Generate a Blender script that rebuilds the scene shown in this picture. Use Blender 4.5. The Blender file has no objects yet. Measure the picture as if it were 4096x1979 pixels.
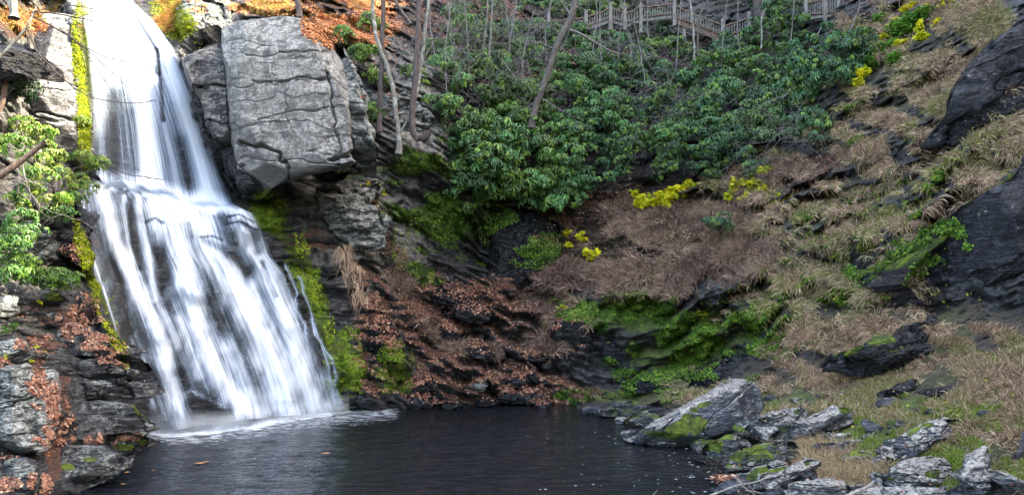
import bpy, math, random
import numpy as np
R = math.radians
rng = np.random.default_rng(7); random.seed(7)
S = bpy.context.scene
# ------------------------------------------------------------------ camera, sky, sun, exposure
F = 804.0; HY = 321.0; CZ = 4.0
cam = bpy.data.objects.new('camera', bpy.data.cameras.new('camera')); S.collection.objects.link(cam)
cam.location = (0, 0, CZ); cam.rotation_euler = (R(90), 0, 0)
cam.data.sensor_width = 36; cam.data.lens = F/1024*36; cam.data.shift_y = (HY-247)/1024
cam.data.clip_end = 500; cam.data.clip_start = 0.1
S.camera = cam
S.render.resolution_x = 1024; S.render.resolution_y = 494
SHADE_RIDGE = 71.0
SUN_AZ, SUN_EL = 96.0, 40.0          # compass angle of the sun from +Y towards +X
w = bpy.data.worlds.new('World'); S.world = w; w.use_nodes = True
nt = w.node_tree; bg = nt.nodes['Background']
sky = nt.nodes.new('ShaderNodeTexSky'); sky.sky_type = 'NISHITA'; sky.sun_disc = False
sky.sun_elevation = R(SUN_EL); sky.sun_rotation = R(SUN_AZ); sky.dust_density = 3.0; sky.ozone_density = 0.6
nt.links.new(sky.outputs[0], bg.inputs[0]); bg.inputs[1].default_value = 0.15
sl = bpy.data.lights.new('sun', 'SUN'); sl.energy = 2.3; sl.angle = R(0.5); sl.color = (1, .93, .82)
so = bpy.data.objects.new('sun', sl); S.collection.objects.link(so)
so.rotation_euler = (R(90-SUN_EL), 0, R(180-SUN_AZ)-0.0)
S.view_settings.view_transform = 'Standard'; S.view_settings.look = 'None'
S.view_settings.exposure = 3.25; S.view_settings.gamma = 1.0
S.cycles.transparent_max_bounces = 12
try:
    S.view_settings.use_white_balance = True
    S.view_settings.white_balance_temperature = 7500; S.view_settings.white_balance_tint = 8
except Exception: pass

# ------------------------------------------------------------------ numeric helpers
def W(px, py, D):
    px = np.asarray(px, float); py = np.asarray(py, float); D = np.asarray(D, float)
    return np.stack([D*(px-512)/F, D+0*px, CZ+D*(HY-py)/F], -1)
def hsh(i, j, k, seed):
    h = (i.astype(np.int64)*374761393 + j.astype(np.int64)*668265263 + k.astype(np.int64)*2147483647 + seed*974634777) & 0xffffffff
    h = ((h ^ (h >> 13))*1274126177) & 0xffffffff
    h = ((h ^ (h >> 16))*2246822519) & 0xffffffff
    return ((h ^ (h >> 15)) & 0xffffff)/float(0xffffff)
def vn(P, seed=0):
    f = np.floor(P); t = P-f; t = t*t*(3-2*t)
    i, j, k = [f[..., q].astype(np.int64) for q in range(3)]
    x, y, z = t[..., 0], t[..., 1], t[..., 2]
    def H(a, b, c): return hsh(i+a, j+b, k+c, seed)
    c0 = (H(0,0,0)*(1-x)+H(1,0,0)*x)*(1-y)+(H(0,1,0)*(1-x)+H(1,1,0)*x)*y
    c1 = (H(0,0,1)*(1-x)+H(1,0,1)*x)*(1-y)+(H(0,1,1)*(1-x)+H(1,1,1)*x)*y
    return c0*(1-z)+c1*z
def fbm(P, o=4, seed=0):
    s = 0; a = .5
    for q in range(o):
        s = s+a*vn(P*(2.03**q), seed+q*17); a *= .5
    return s/(1-.5**o)          # 0..1, mean .5
def sst(a, b, x):
    t = np.clip((x-a)/(b-a), 0, 1); return t*t*(3-2*t)
def strata(P, T, h, seed, wmul=1.8):
    """blocky bedded rock: (offset, joint) from layer height field; P world pts, T strike tilt value"""
    s = (P[..., 2]-T + (fbm(P*.30, 4, seed)-.5)*h*3.4)/h
    L = np.floor(s); fr = s-L
    wd = h*wmul*(.8+1.2*hsh(L, L*0, L*0, seed+3))
    a = (P[..., 0]+.35*P[..., 1]+(fbm(P*.8, 2, seed+5)-.5)*1.2)/wd + hsh(L, L*0+1, L*0, seed+4)*7
    B = np.floor(a); fa = a-B
    rnd = hsh(L, B, L*0, seed+9)
    edge = np.minimum(np.minimum(fr, 1-fr)*h, np.minimum(fa, 1-fa)*wd)
    joint = 1-sst(0, .10*h+.02, edge)
    return fr, rnd, joint
# ------------------------------------------------------------------ objects
COL = S.collection
def link(o, parent=None):
    COL.objects.link(o)
    if parent is not None: o.parent = parent
    return o
def mesh(name, V, Q, mat, parent=None, base=None, col=None, uv=None, attrs=None, smooth=True):
    V = np.asarray(V, np.float32).reshape(-1, 3); Q = np.asarray(Q, np.int32)
    if base is None and parent is not None: base = parent.location
    if base is not None: V = V-np.asarray(base, np.float32)
    me = bpy.data.meshes.new(name)
    k = Q.shape[1]; n = len(Q)
    me.vertices.add(len(V)); me.vertices.foreach_set('co', V.ravel())
    me.loops.add(n*k); me.loops.foreach_set('vertex_index', Q.ravel())
    me.polygons.add(n); me.polygons.foreach_set('loop_start', np.arange(0, n*k, k, dtype=np.int32))
    try: me.polygons.foreach_set('loop_total', np.full(n, k, np.int32))
    except Exception: pass
    me.update(calc_edges=True)
    me.polygons.foreach_set('use_smooth', np.full(n, smooth, bool))
    if col is not None:
        a = me.color_attributes.new('Col', 'FLOAT_COLOR', 'POINT')
        c = np.ones((len(V), 4), np.float32); c[:, :3] = col; a.data.foreach_set('color', c.ravel())
    if attrs:
        for kx, v in attrs.items():
            a = me.attributes.new(kx, 'FLOAT', 'POINT'); a.data.foreach_set('value', np.asarray(v, np.float32).ravel())
    if uv is not None:
        u = me.uv_layers.new(name='UVMap'); u.data.foreach_set('uv', np.asarray(uv, np.float32)[Q.ravel()].ravel())
    me.materials.append(mat); me.validate()
    o = bpy.data.objects.new(name, me)
    if base is not None and parent is None: o.location = base
    return link(o, parent)
def tag(o, label=None, cat=None, group=None, kind=None):
    if label: o['label'] = label
    if cat: o['category'] = cat
    if group: o['group'] = group
    if kind: o['kind'] = kind
    return o
def thing(name, loc, label, cat, group=None):
    o = bpy.data.objects.new(name, None); o.location = loc; o.empty_display_size = .3
    link(o); return tag(o, label, cat, group)
def gridq(nr, nc, wrap=False):
    i = np.arange(nr-1)[:, None]; j = np.arange(nc if wrap else nc-1)[None]
    a = i*nc+j; b = i*nc+(j+1) % nc; c = (i+1)*nc+(j+1) % nc; d = (i+1)*nc+j
    return np.stack([a, b, c, d], -1).reshape(-1, 4)
# ------------------------------------------------------------------ materials
class NT:
    def __init__(s, name):
        s.m = bpy.data.materials.new(name); s.m.use_nodes = True; s.t = s.m.node_tree
        s.b = s.t.nodes['Principled BSDF']; s.out = s.t.nodes['Material Output']
    def n(s, typ, **k):
        o = s.t.nodes.new(typ)
        for a, v in k.items():
            if hasattr(o, a): setattr(o, a, v)
        return o
    def L(s, a, b): s.t.links.new(a, b)
    def inp(s, sock, v):
        if hasattr(v, 'links') or isinstance(v, bpy.types.NodeSocket): s.L(v, sock)
        else: sock.default_value = v
    def math(s, op, a, b=0.0, c=False):
        o = s.n('ShaderNodeMath'); o.operation = op; o.use_clamp = c
        s.inp(o.inputs[0], a); s.inp(o.inputs[1], b); return o.outputs[0]
    def mix(s, f, a, b, mode='MIX'):
        o = s.n('ShaderNodeMix'); o.data_type = 'RGBA'; o.blend_type = mode
        s.inp(o.inputs[0], f)
        for q, v in ((6, a), (7, b)):
            if isinstance(v, tuple): v = (*v[:3], 1)
            s.inp(o.inputs[q], v)
        return o.outputs[2]
    def noise(s, vec, scale, det=4, rough=.6, dist=0):
        o = s.n('ShaderNodeTexNoise'); o.inputs['Scale'].default_value = scale; o.inputs['Detail'].default_value = det
        o.inputs['Roughness'].default_value = rough; o.inputs['Distortion'].default_value = dist
        if vec is not None: s.L(vec, o.inputs['Vector'])
        return o.outputs['Fac']
    def voro(s, vec, scale, feature='F1'):
        o = s.n('ShaderNodeTexVoronoi'); o.feature = feature; o.inputs['Scale'].default_value = scale
        if vec is not None: s.L(vec, o.inputs['Vector'])
        return o
    def ramp(s, f, lo, hi, a=0.0, b=1.0):
        o = s.n('ShaderNodeMapRange'); o.interpolation_type = 'SMOOTHSTEP'
        s.inp(o.inputs[0], f)
        for q, v in ((1, lo), (2, hi), (3, a), (4, b)): s.inp(o.inputs[q], v)
        return o.outputs[0]
    def pos(s, scale=(1, 1, 1), rot=(0, 0, 0), kind='Position'):
        g = s.n('ShaderNodeNewGeometry') if kind == 'Position' else s.n('ShaderNodeTexCoord')
        mp = s.n('ShaderNodeMapping'); mp.inputs['Scale'].default_value = scale; mp.inputs['Rotation'].default_value = rot
        s.L(g.outputs[kind], mp.inputs[0]); return mp.outputs[0]
    def nz(s):
        g = s.n('ShaderNodeNewGeometry'); x = s.n('ShaderNodeSeparateXYZ'); s.L(g.outputs['Normal'], x.inputs[0]); return x.outputs[2]
    def attr(s, name, out='Fac'):
        o = s.n('ShaderNodeAttribute'); o.attribute_name = name; return o.outputs[out]
    def bump(s, h, strength, dist, nrm=None):
        o = s.n('ShaderNodeBump'); o.inputs['Strength'].default_value = strength; o.inputs['Distance'].default_value = dist
        s.L(h, o.inputs['Height'])
        if nrm is not None: s.L(nrm, o.inputs['Normal'])
        return o.outputs[0]
    def set(s, **k):
        for a, v in k.items(): s.inp(s.b.inputs[a.replace('_', ' ')], v)
MOSS_B = (.20, .27, .015); MOSS_D = (.05, .085, .010)
def rock_mat(name, dark, lite, lich=(.42, .40, .36), lichen=.3, moss=.3, rough=(.3, .7), scale=1.0, tilt=0.0, attrs=False, mossb=MOSS_B, lnz=(-.4, .35), crk=.8, band=1.0):
    """bedded slate: dark/lite mottling, pale lichen crust on open faces, moss on upward faces; optional painted zone attributes"""
    s = NT(name)
    p = s.pos((scale, scale, scale)); ps = s.pos((scale*.5, scale*.5, scale*4), (0, tilt, 0))
    n1 = s.noise(p, 1.1, 6, .65); n2 = s.noise(ps, 1.6, 6, .7, .4); n3 = s.noise(p, 9, 4, .7)
    n4 = s.noise(p, 3.2, 7, .75, .6); nz = s.nz()
    c = s.mix(s.ramp(s.math('ADD', s.math('MULTIPLY', n1, .6), s.math('MULTIPLY', n2, .4)), .38, .62), dark, lite)
    c = s.mix(s.ramp(n3, .35, .7, 0, .45), c, tuple(x*.4 for x in dark))
    crack = s.ramp(s.noise(ps, 3.2, 3, .6, .8), .50, .56, 1, 0)     # thin dark bedding cracks
    crack2 = s.math('MULTIPLY', crack, s.ramp(s.noise(ps, 3.2, 3, .6, .8), .44, .50, 0, 1))
    c = s.mix(s.math('MULTIPLY', crack2, crk), c, tuple(x*.25 for x in dark))
    lm = s.ramp(n4, .62-.22*lichen, .68-.2*lichen)
    lm = s.math('MULTIPLY', lm, s.ramp(s.noise(p, 14, 3, .6), .35, .55))
    lm = s.math('MULTIPLY', lm, s.ramp(s.math('ADD', nz, s.math('MULTIPLY', s.math('SUBTRACT', n4, .5), .9)), lnz[0], lnz[1]))
    if attrs:
        pale = s.attr('pale')
        c = s.mix(pale, c, s.mix(s.ramp(n2, .35, .65), (.07, .07, .075), (.22, .22, .215)))
        lm = s.math('MULTIPLY', lm, s.math('ADD', s.math('MULTIPLY', pale, 1.0), .12, True))
    c = s.mix(lm, c, s.mix(s.noise(p, 6, 2), lich, tuple(x*.6 for x in lich)))
    rg = s.ramp(s.math('ADD', s.math('MULTIPLY', n1, .5), s.math('MULTIPLY', lm, .5)), .2, .7, rough[0], rough[1])
    mn = s.math('ADD', s.noise(p, 1.5, 5, .7), s.math('MULTIPLY', nz, .18))
    if attrs:
        mm = s.ramp(s.math('ADD', s.math('MULTIPLY', s.attr('moss'), .75), mn), 1.0, 1.12)
    else:
        mm = s.ramp(mn, .98-.34*moss, 1.04-.34*moss)
        mm = s.math('MULTIPLY', mm, s.ramp(nz, -.2, .3))
        pm = s.ramp(s.math('ADD', s.attr('mossy'), s.math('MULTIPLY', s.math('SUBTRACT', s.noise(p, 4, 4), .5), 1.2)), .4, .55)
        mm = s.math('MAXIMUM', mm, pm)
    mc = s.mix(s.ramp(s.noise(p, 2.2, 5, .7), .4, .62), MOSS_D, mossb)
    mc = s.mix(s.ramp(s.noise(p, 5, 3), .55, .7, 0, .6), mc, (.09, .055, .02))
    c = s.mix(mm, c, mc); rg = s.math('MAXIMUM', rg, s.math('MULTIPLY', mm, .9))
    if attrs:
        nb = s.noise(p, 1.3, 4, .7)
        lt = s.ramp(s.math('ADD', s.math('ADD', s.math('MULTIPLY', s.attr('litter'), .8), s.math('MULTIPLY', nz, .35)), nb), 1.15, 1.3)
        lc = s.mix(s.ramp(s.noise(p, 12, 3, .7), .35, .65), (.030, .014, .010), (.12, .050, .028))
        c = s.mix(lt, c, lc)
        gt = s.ramp(s.math('ADD', s.math('ADD', s.math('MULTIPLY', s.attr('grassy'), .8), s.math('MULTIPLY', nz, .3)), nb), 1.05, 1.2)
        gc = s.mix(s.ramp(s.noise(p, 3, 5, .75), .38, .62), (.018, .014, .010), (.075, .052, .034))
        gc = s.mix(s.math('MULTIPLY', s.attr('green'), s.ramp(s.noise(p, 1.1, 4), .35, .6)), gc, (.11, .15, .025))
        c = s.mix(gt, c, gc)
        rg = s.math('MAXIMUM', rg, s.math('MULTIPLY', s.math('MAXIMUM', lt, gt), .95))
    h = s.math('ADD', s.math('MULTIPLY', n2, .6*band), s.math('ADD', s.math('MULTIPLY', n4, .5), s.math('MULTIPLY', n3, .25)))
    h = s.math('SUBTRACT', h, s.math('MULTIPLY', crack2, .4*crk))
    h = s.math('ADD', h, s.math('MULTIPLY', mm, s.noise(p, 22, 3, .8)))
    s.set(Base_Color=c, Roughness=rg, Normal=s.bump(h, 1.0, .16))
    s.b.inputs['Specular IOR Level'].default_value = .5
    return s.m
def leaf_mat(name, rough=.45, trans=.3, spec=.5):
    s = NT(name); c = s.attr('Col', 'Color')
    s.set(Base_Color=c, Roughness=rough); s.b.inputs['Specular IOR Level'].default_value = spec
    if trans:
        t = s.n('ShaderNodeBsdfTranslucent'); s.L(c, t.inputs[0]); mx = s.n('ShaderNodeMixShader'); mx.inputs[0].default_value = trans
        s.L(s.b.outputs[0], mx.inputs[1]); s.L(t.outputs[0], mx.inputs[2]); s.L(mx.outputs[0], s.out.inputs[0])
    return s.m
def bark_mat(name, a, b, pale=None):
    s = NT(name); p = s.pos((6, 6, 1.2)); n = s.noise(p, 2.5, 6, .7); n2 = s.noise(s.pos((1, 1, 1)), 2.2, 4)
    c = s.mix(s.ramp(n, .35, .65), a, b)
    if pale: c = s.mix(s.ramp(n2, .5, .62), c, pale)
    s.set(Base_Color=c, Roughness=.85, Normal=s.bump(n, 1, .04)); return s.m
M = {}
M['terrain'] = rock_mat('hillside_rock', (.012, .013, .017), (.045, .046, .052), lichen=.9, moss=0, attrs=True, mossb=(.10, .15, .014), rough=(.28, .65))
M['slate'] = rock_mat('blue_slate', (.030, .034, .045), (.085, .092, .115), lichen=.25, moss=.15, tilt=.5)
M['slate_crust'] = rock_mat('crusted_slate', (.040, .043, .054), (.10, .105, .125), lich=(.50, .45, .40), lichen=1.25, moss=.2, tilt=.4, lnz=(.35, .75), rough=(.3, .6))
M['slate_big'] = rock_mat('smooth_blue_slate', (.045, .052, .070), (.105, .115, .145), lich=(.50, .45, .40), lichen=1.25, moss=.1, tilt=.5, lnz=(.40, .85), rough=(.28, .55), band=.6)
M['slate_pale'] = rock_mat('pale_crusted_slate', (.05, .053, .06), (.12, .122, .135), lich=(.47, .43, .385), lichen=1.5, moss=.35, tilt=.3, lnz=(.15, .7))
M['slate_moss'] = rock_mat('mossy_slate', (.030, .033, .040), (.085, .09, .105), lichen=.5, moss=.95, tilt=.3)
M['wet'] = rock_mat('wet_black_rock', (.008, .009, .013), (.030, .033, .043), lichen=.05, moss=.1, rough=(.16, .4))
M['wetmoss'] = rock_mat('wet_mossy_rock', (.008, .009, .012), (.028, .03, .036), lichen=.05, moss=.75, rough=(.2, .5))
M['black'] = rock_mat('black_rock_wall', (.005, .005, .009), (.016, .016, .026), lichen=.1, moss=-.2, rough=(.35, .6), tilt=.5)
M['bank'] = rock_mat('dark_purple_slate', (.022, .022, .028), (.070, .068, .078), lich=(.26, .28, .25), lichen=.55, moss=.25, rough=(.3, .65), tilt=-.1)
M['cliff'] = rock_mat('grey_cliff_stone', (.070, .072, .076), (.17, .17, .166), lich=(.40, .40, .39), lichen=.75, moss=.0, rough=(.75, .95), scale=.9, crk=.15, band=.8)
M['stained'] = rock_mat('stained_cliff_stone', (.030, .030, .040), (.10, .098, .10), lich=(.36, .34, .32), lichen=.75, moss=.15, rough=(.4, .8), scale=.9)
M['lichen'] = rock_mat('lichen_grey_stone', (.07, .077, .075), (.19, .205, .20), lich=(.42, .44, .425), lichen=.95, moss=.1, rough=(.7, .95), tilt=.1)
M['sunrock'] = rock_mat('pale_streaked_stone', (.07, .07, .078), (.17, .17, .175), lich=(.50, .50, .50), lichen=1.15, moss=.1, rough=(.7, .9), tilt=.3)
M['leaf'] = leaf_mat('evergreen_leaf', .38, .12)
M['thin_leaf'] = leaf_mat('thin_leaf', .6, .4, .2)
M['dry'] = leaf_mat('dry_grass', .9, .2, .1)
M['litter'] = leaf_mat('fallen_leaf', .8, .1, .2)
M['bark'] = bark_mat('grey_brown_bark', (.06, .05, .045), (.15, .13, .115))
M['bark_red'] = bark_mat('purple_brown_bark', (.045, .034, .034), (.12, .09, .085))
M['bark_pale'] = bark_mat('pale_mottled_bark', (.12, .11, .09), (.26, .25, .22), (.34, .35, .32))
M['twig'] = bark_mat('twig_bark', (.10, .09, .09), (.26, .24, .23))
M['twig_dark'] = bark_mat('dark_twig_bark', (.02, .015, .015), (.06, .045, .04))
M['wood'] = bark_mat('grey_weathered_wood', (.15, .135, .12), (.30, .28, .26))
M['wood_brown'] = bark_mat('brown_beam_wood', (.10, .065, .05), (.20, .13, .095))
M['wood_drift'] = bark_mat('driftwood', (.17, .14, .12), (.36, .32, .28))

# ------------------------------------------------------------------ hillside: distances (m) at surveyed points
CP = """-900 -420 60;-900 0 40;-900 494 18;-900 1000 8;-400 -420 70;-400 0 34;-400 300 22;-400 494 13;-300 1000 5
-120 -200 55;-120 0 30;-120 200 24;-120 400 18;-120 494 15.5
0 -100 44;0 0 29;0 60 27;0 120 26.5;0 200 25;0 300 23;0 400 20;0 450 18.6;0 494 17.3;0 560 17;0 1000 17
40 0 33;45 80 33;45 140 32;40 200 28;40 260 26.5;50 320 24;50 380 21.5;50 440 19.8;50 494 18.4
80 -40 42;85 40 37;85 100 35.5;82 160 33;85 220 30;95 270 28.5;100 330 26;100 380 24.5;110 430 22.5;100 480 20.5;105 494 20
120 -80 48;130 0 40;120 80 37.5;120 170 36;125 200 33.8;125 260 32;135 330 30;150 400 29;150 434 29;150 500 29.5
170 0 41;175 100 38;180 190 37;180 215 34.8;190 280 33.2;200 350 32;215 400 31.5;220 430 31.5;220 520 32
215 60 41;230 190 38;235 215 36;245 280 35;265 350 34.2;290 400 34;300 440 34.5;300 520 35
200 0 43;250 -20 47;300 10 44;330 40 43;350 90 42;280 100 40;300 170 40.5
275 205 37.2;290 250 36.8;310 300 36.4;330 350 36.2;345 405 36.6;350 520 38
350 200 40.5;365 250 39.8;375 300 39;385 350 38.2;390 400 37.6;400 520 38.5
370 -60 56;380 20 48;370 80 44;375 130 42.5;385 180 42;420 100 44;425 150 43;440 40 50;430 200 44.5;430 250 44.5;425 290 43
470 -60 62;480 20 55;480 80 49;480 140 47;470 200 46.5;480 240 49.5;475 275 46;450 320 42;440 360 40;450 400 38.5;450 520 39
520 300 45.5;520 340 42.5;510 380 40;520 403 38.8;520 520 39.5
560 -60 68;560 30 59;560 100 51;560 170 48;545 210 48.5;540 255 50.5;560 290 45;570 330 42;575 370 40;580 403 37.5;590 412 36;590 520 37
620 -60 70;620 30 60;620 100 53;620 170 48.5;630 195 47;620 230 45.5;620 270 43;620 300 41;620 340 39.8;615 380 38.8;630 400 36.5;635 425 32;630 520 33
690 -60 72;700 40 59;700 110 51;710 170 47;700 200 45;700 250 41.5;700 290 39;700 330 38;710 370 37.2;700 385 36;690 400 33.5;690 425 29.5;680 450 27;670 520 27
780 -60 68;780 40 56;780 100 50;780 150 46;780 200 42;780 250 38.5;780 290 36;775 330 34.6;770 360 33.6;760 378 32;760 400 28.5;755 430 25;740 455 22.8;730 480 20.8;722 500 20;700 600 20
850 -60 62;860 20 50;850 80 45;840 130 42;850 180 38;850 230 35;850 280 33;845 320 31.2;840 350 29.5;840 375 28;830 400 25.5;820 430 22.6;815 460 20;800 494 17.6;800 600 12;800 1000 5.2
930 -60 54;930 20 44;930 80 39;930 140 35;920 190 32.5;900 240 31;900 290 30;900 320 28.6;900 345 27.2;900 370 25.5;900 400 23;900 430 20.6;900 460 18.4;900 494 16.4;900 600 11;900 1000 4.8
1000 -60 47;1000 20 38;1000 80 34;990 140 31;980 190 29.5;1000 240 29;1000 300 27.6;1000 325 25;1000 360 22;1000 400 19.2;1000 440 17;1000 494 14.8;1000 600 10;1000 1000 4.4
1100 -60 42;1100 50 32;1100 150 27;1100 250 24.5;1100 330 21;1100 400 16.5;1100 494 12.8;1150 1000 4
1400 -420 62;1400 -150 42;1400 100 26;1400 300 17;1400 494 10.5;1500 1000 3.4
2200 -420 36;2200 -100 24;2200 200 15;2200 494 8;2200 1000 3
150 1000 30;400 1000 34;650 1000 24;300 -420 110;600 -420 120;900 -420 100;1100 -420 84;0 -420 85;200 -200 70;450 -200 85;700 -200 92;950 -200 70;1150 -200 58"""
CP = np.array([[float(q) for q in t.split()] for l in CP.split('\n') for t in l.split(';')])
def rbf(pts, vals, sm=1.5):
    n = len(pts); r = np.linalg.norm(pts[:, None]-pts[None], axis=-1)
    A = np.zeros((n+3, n+3)); A[:n, :n] = -r+0*sm; A[:n, :n] += -np.eye(n)*sm
    P1 = np.c_[np.ones(n), pts]; A[:n, n:] = P1; A[n:, :n] = P1.T
    x = np.linalg.solve(A, np.r_[vals, 0, 0, 0])
    def ev(q):
        out = np.empty(len(q))
        for a in range(0, len(q), 20000):
            c = q[a:a+20000]; r = np.linalg.norm(c[:, None]-pts[None], axis=-1)
            out[a:a+20000] = -r@x[:n]+x[n]+c@x[n+1:]
        return out
    return ev
ev = rbf(CP[:, :2], 1/CP[:, 2], 2.0)
gx = np.r_[np.linspace(-900, -128, 40), np.arange(-120, 1150, 1.25), np.linspace(1158, 2200, 45)]
gy = np.r_[np.linspace(-420, -84, 34), np.arange(-80, 520, 1.25), np.linspace(524, 1000, 26)]
cx = np.linspace(-900, 2200, 311); cy = np.linspace(-420, 1000, 143)
CX, CY = np.meshgrid(cx, cy)
C0 = ev(np.c_[CX.ravel(), CY.ravel()]).reshape(CX.shape)
def bil(A, xs, ys, px, py):
    i = np.clip(np.searchsorted(xs, px)-1, 0, len(xs)-2); j = np.clip(np.searchsorted(ys, py)-1, 0, len(ys)-2)
    u = np.clip((px-xs[i])/(xs[i+1]-xs[i]), 0, 1); v = np.clip((py-ys[j])/(ys[j+1]-ys[j]), 0, 1)
    return (A[j, i]*(1-u)+A[j, i+1]*u)*(1-v)+(A[j+1, i]*(1-u)+A[j+1, i+1]*u)*v
GX, GY = np.meshgrid(gx, gy)
DB = 1/np.clip(bil(C0, cx, cy, GX, GY), 1/140., 1/2.9)
PB = W(GX, GY, DB)
def blobs(px, py, L):
    o = np.zeros(np.shape(px))
    for b in L:
        x, y, rx, ry = b[:4]; v = b[4] if len(b) > 4 else 1.; a = R(b[5]) if len(b) > 5 else 0
        dx, dy = px-x, py-y; u = (dx*math.cos(a)+dy*math.sin(a))/rx; w_ = (-dx*math.sin(a)+dy*math.cos(a))/ry
        o = np.maximum(o, v*np.exp(-(u*u+w_*w_)**1.5*.7))
    return o
xx = PB[..., 0]
Tt = .50*np.sqrt((np.clip(xx, -7, 40)-5)**2+5)                     # beds dip towards the hollow behind the pool
calm = blobs(GX, GY, [(880, 440, 130, 55), (960, 400, 110, 45, .9, -20), (1000, 470, 90, 60)])      # gentle foreground bank
fall = np.clip(blobs(GX, GY, [(145, 60, 70, 110), (160, 150, 90, 90), (190, 300, 90, 110, 1, -20), (240, 380, 100, 70)])*1.5, 0, 1)
amp = (1-.85*calm)*(1-.86*fall)
veg = blobs(GX, GY, [(620, 110, 180, 80)])
fr, rn, jt = strata(PB, Tt, 1.45, 11)
m1 = sst(.35, .6, fbm(PB*.35, 3, 71)); m2 = sst(.4, .65, fbm(PB*.6+9, 3, 72))
rgt = blobs(GX, GY, [(820, 200, 190, 110), (680, 320, 110, 70), (500, 330, 100, 70)])
o1 = (sst(.5, 1, fr)-fr)*1.3*(.35+.65*m1)*(1+1.6*rgt)+(rn-.5)*.9*m1+jt*.22*m1
fr2, rn2, jt2 = strata(PB+3, Tt*.9, .42, 31, 2.2)
o2 = ((sst(.6, 1, fr2)-fr2)*.30+(rn2-.5)*.28+jt2*.10)*m2
m3 = sst(.35, .6, fbm(PB*.9+5, 2, 73)); fr3, rn3, jt3 = strata(PB+7, Tt*.9, .20, 41, 2.6)
o2 = o2*1.35+((sst(.6, 1, fr3)-fr3)*.13+(rn3-.5)*.16+jt3*.07)*m3
o3 = (fbm(PB*.22, 3, 5)-.5)*3.0+(fbm(PB*1.1, 3, 6)-.5)*.9+(fbm(PB*3.2, 4, 8)-.5)*.30
DD = DB+amp*(o1*(1-.5*veg)+o2+o3)*np.clip(DB/34, .3, 1.2)
ledge = blobs(GX, GY, [(0,0,1,1)])
PT = W(GX, GY, DD)
def Dt(px, py): return bil(DD, gx, gy, np.asarray(px, float), np.asarray(py, float))
def Db(px, py): return bil(DB, gx, gy, np.asarray(px, float), np.asarray(py, float))
NX = np.cross(np.gradient(PT, axis=1), np.gradient(PT, axis=0)); NX /= np.linalg.norm(NX, axis=-1, keepdims=True)+1e-9
NX *= np.where((NX[..., 1:2] > 0), -1, 1)
def Nt(px, py):
    i = np.clip(np.searchsorted(gx, px), 0, len(gx)-1); j = np.clip(np.searchsorted(gy, py), 0, len(gy)-1); return NX[j, i]
LIT = [(420,300,28,40),(455,335,40,45),(500,300,55,20,1,10),(470,385,80,22),(540,392,60,14),(520,345,40,25,.8),(560,330,30,20,.9),(640,205,70,14,.9),(560,240,26,18,.8),
  (300,8,70,14),(345,35,45,35,.9),(380,90,20,40,.5),(65,318,28,12),(95,335,35,20),(110,375,18,30,.6),(38,345,20,10),(35,400,12,60),(62,395,10,30),(55,455,9,30),(100,440,25,6),(95,255,22,30,.6),
  (780,172,90,16,.9,-12),(470,20,80,30,.8),(700,200,60,14,.8),(900,15,60,20,.6),(375,330,20,60,.8),(310,240,30,14,.9),(20,25,25,20,.9),(720,60,60,30,.4),(560,60,100,50,.3)]
GRA = [(640,235,110,32,.9,-5),(600,260,60,30,.8),(740,225,110,50,.62,-20),(850,165,70,60,.5,-30),(905,100,80,60,.55),(940,45,80,50,.6),(860,250,120,45,.5,-20),(800,300,70,28,.8),(840,320,60,25,1,-20),
  (860,400,160,36),(985,380,110,70),(1010,430,90,40,1),(1010,170,60,50,.9),(540,300,40,16,.5),(555,345,30,20,.6),(395,250,8,50,.8,-20),(360,280,12,30,.7),(440,370,20,25,.4),(800,370,60,14),(650,395,60,10,.8),(120,20,30,30,.9),(175,12,20,16,.9),(20,30,30,20,.5),(940,330,60,30,.8,-25),(830,430,50,20,.6)]
MOS = [(640,312,45,22,.9),(690,345,70,25,1,-10),(770,300,50,30,.8,-20),(650,370,40,12,.6),(272,215,14,38,1,-38),(300,260,11,45,1,-25),(325,330,10,40,1,-15),(345,365,16,35,1),(395,370,18,20,.8),(500,230,18,24,.5),(540,245,40,22,.35),
  (85,90,6,80,1,0),(80,40,6,40,1),(430,210,40,60,.55),(840,110,60,30,.5,-40),(925,110,8,36,.6,35),(905,140,8,36,.5,35),(830,210,40,25,.4),(900,260,60,20,.7,-25),(770,250,40,20,.4),(100,290,8,60,.7,-20),(620,395,50,8,.8),(175,20,12,30,.9,-40),(190,60,6,30,.8,-30),(860,200,50,12,.6,-25),(575,305,20,12,.8)]
PAL = [(860,485,110,14,.7),(760,470,40,20,.5),(930,485,60,12,.7),(420,110,30,50),(370,205,26,45,.9),(400,240,24,40,.6),(425,60,24,20,.5),(205,15,30,30,.9),(45,100,35,90),(330,110,60,90,.8),(20,270,30,50,.6),(350,220,20,30,.6),(470,70,30,20,.15)]
GRE = [(880,430,90,30),(700,400,120,16),(930,425,70,30),(900,330,60,30,.5),(1000,390,60,30,.5),(860,240,80,60,.35),(800,260,60,40,.3),(560,350,30,20,.6),(900,90,60,60,.25)]
zl, zg, zm, zp, zgr = [blobs(GX, GY, q) for q in (LIT, GRA, MOS, PAL, GRE)]
ter = mesh('hillside', PT, gridq(len(gy), len(gx))[:, ::-1], M['terrain'],
           attrs=dict(litter=zl, grassy=zg, moss=zm, pale=zp, green=zgr)); tag(ter, kind='structure')

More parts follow.
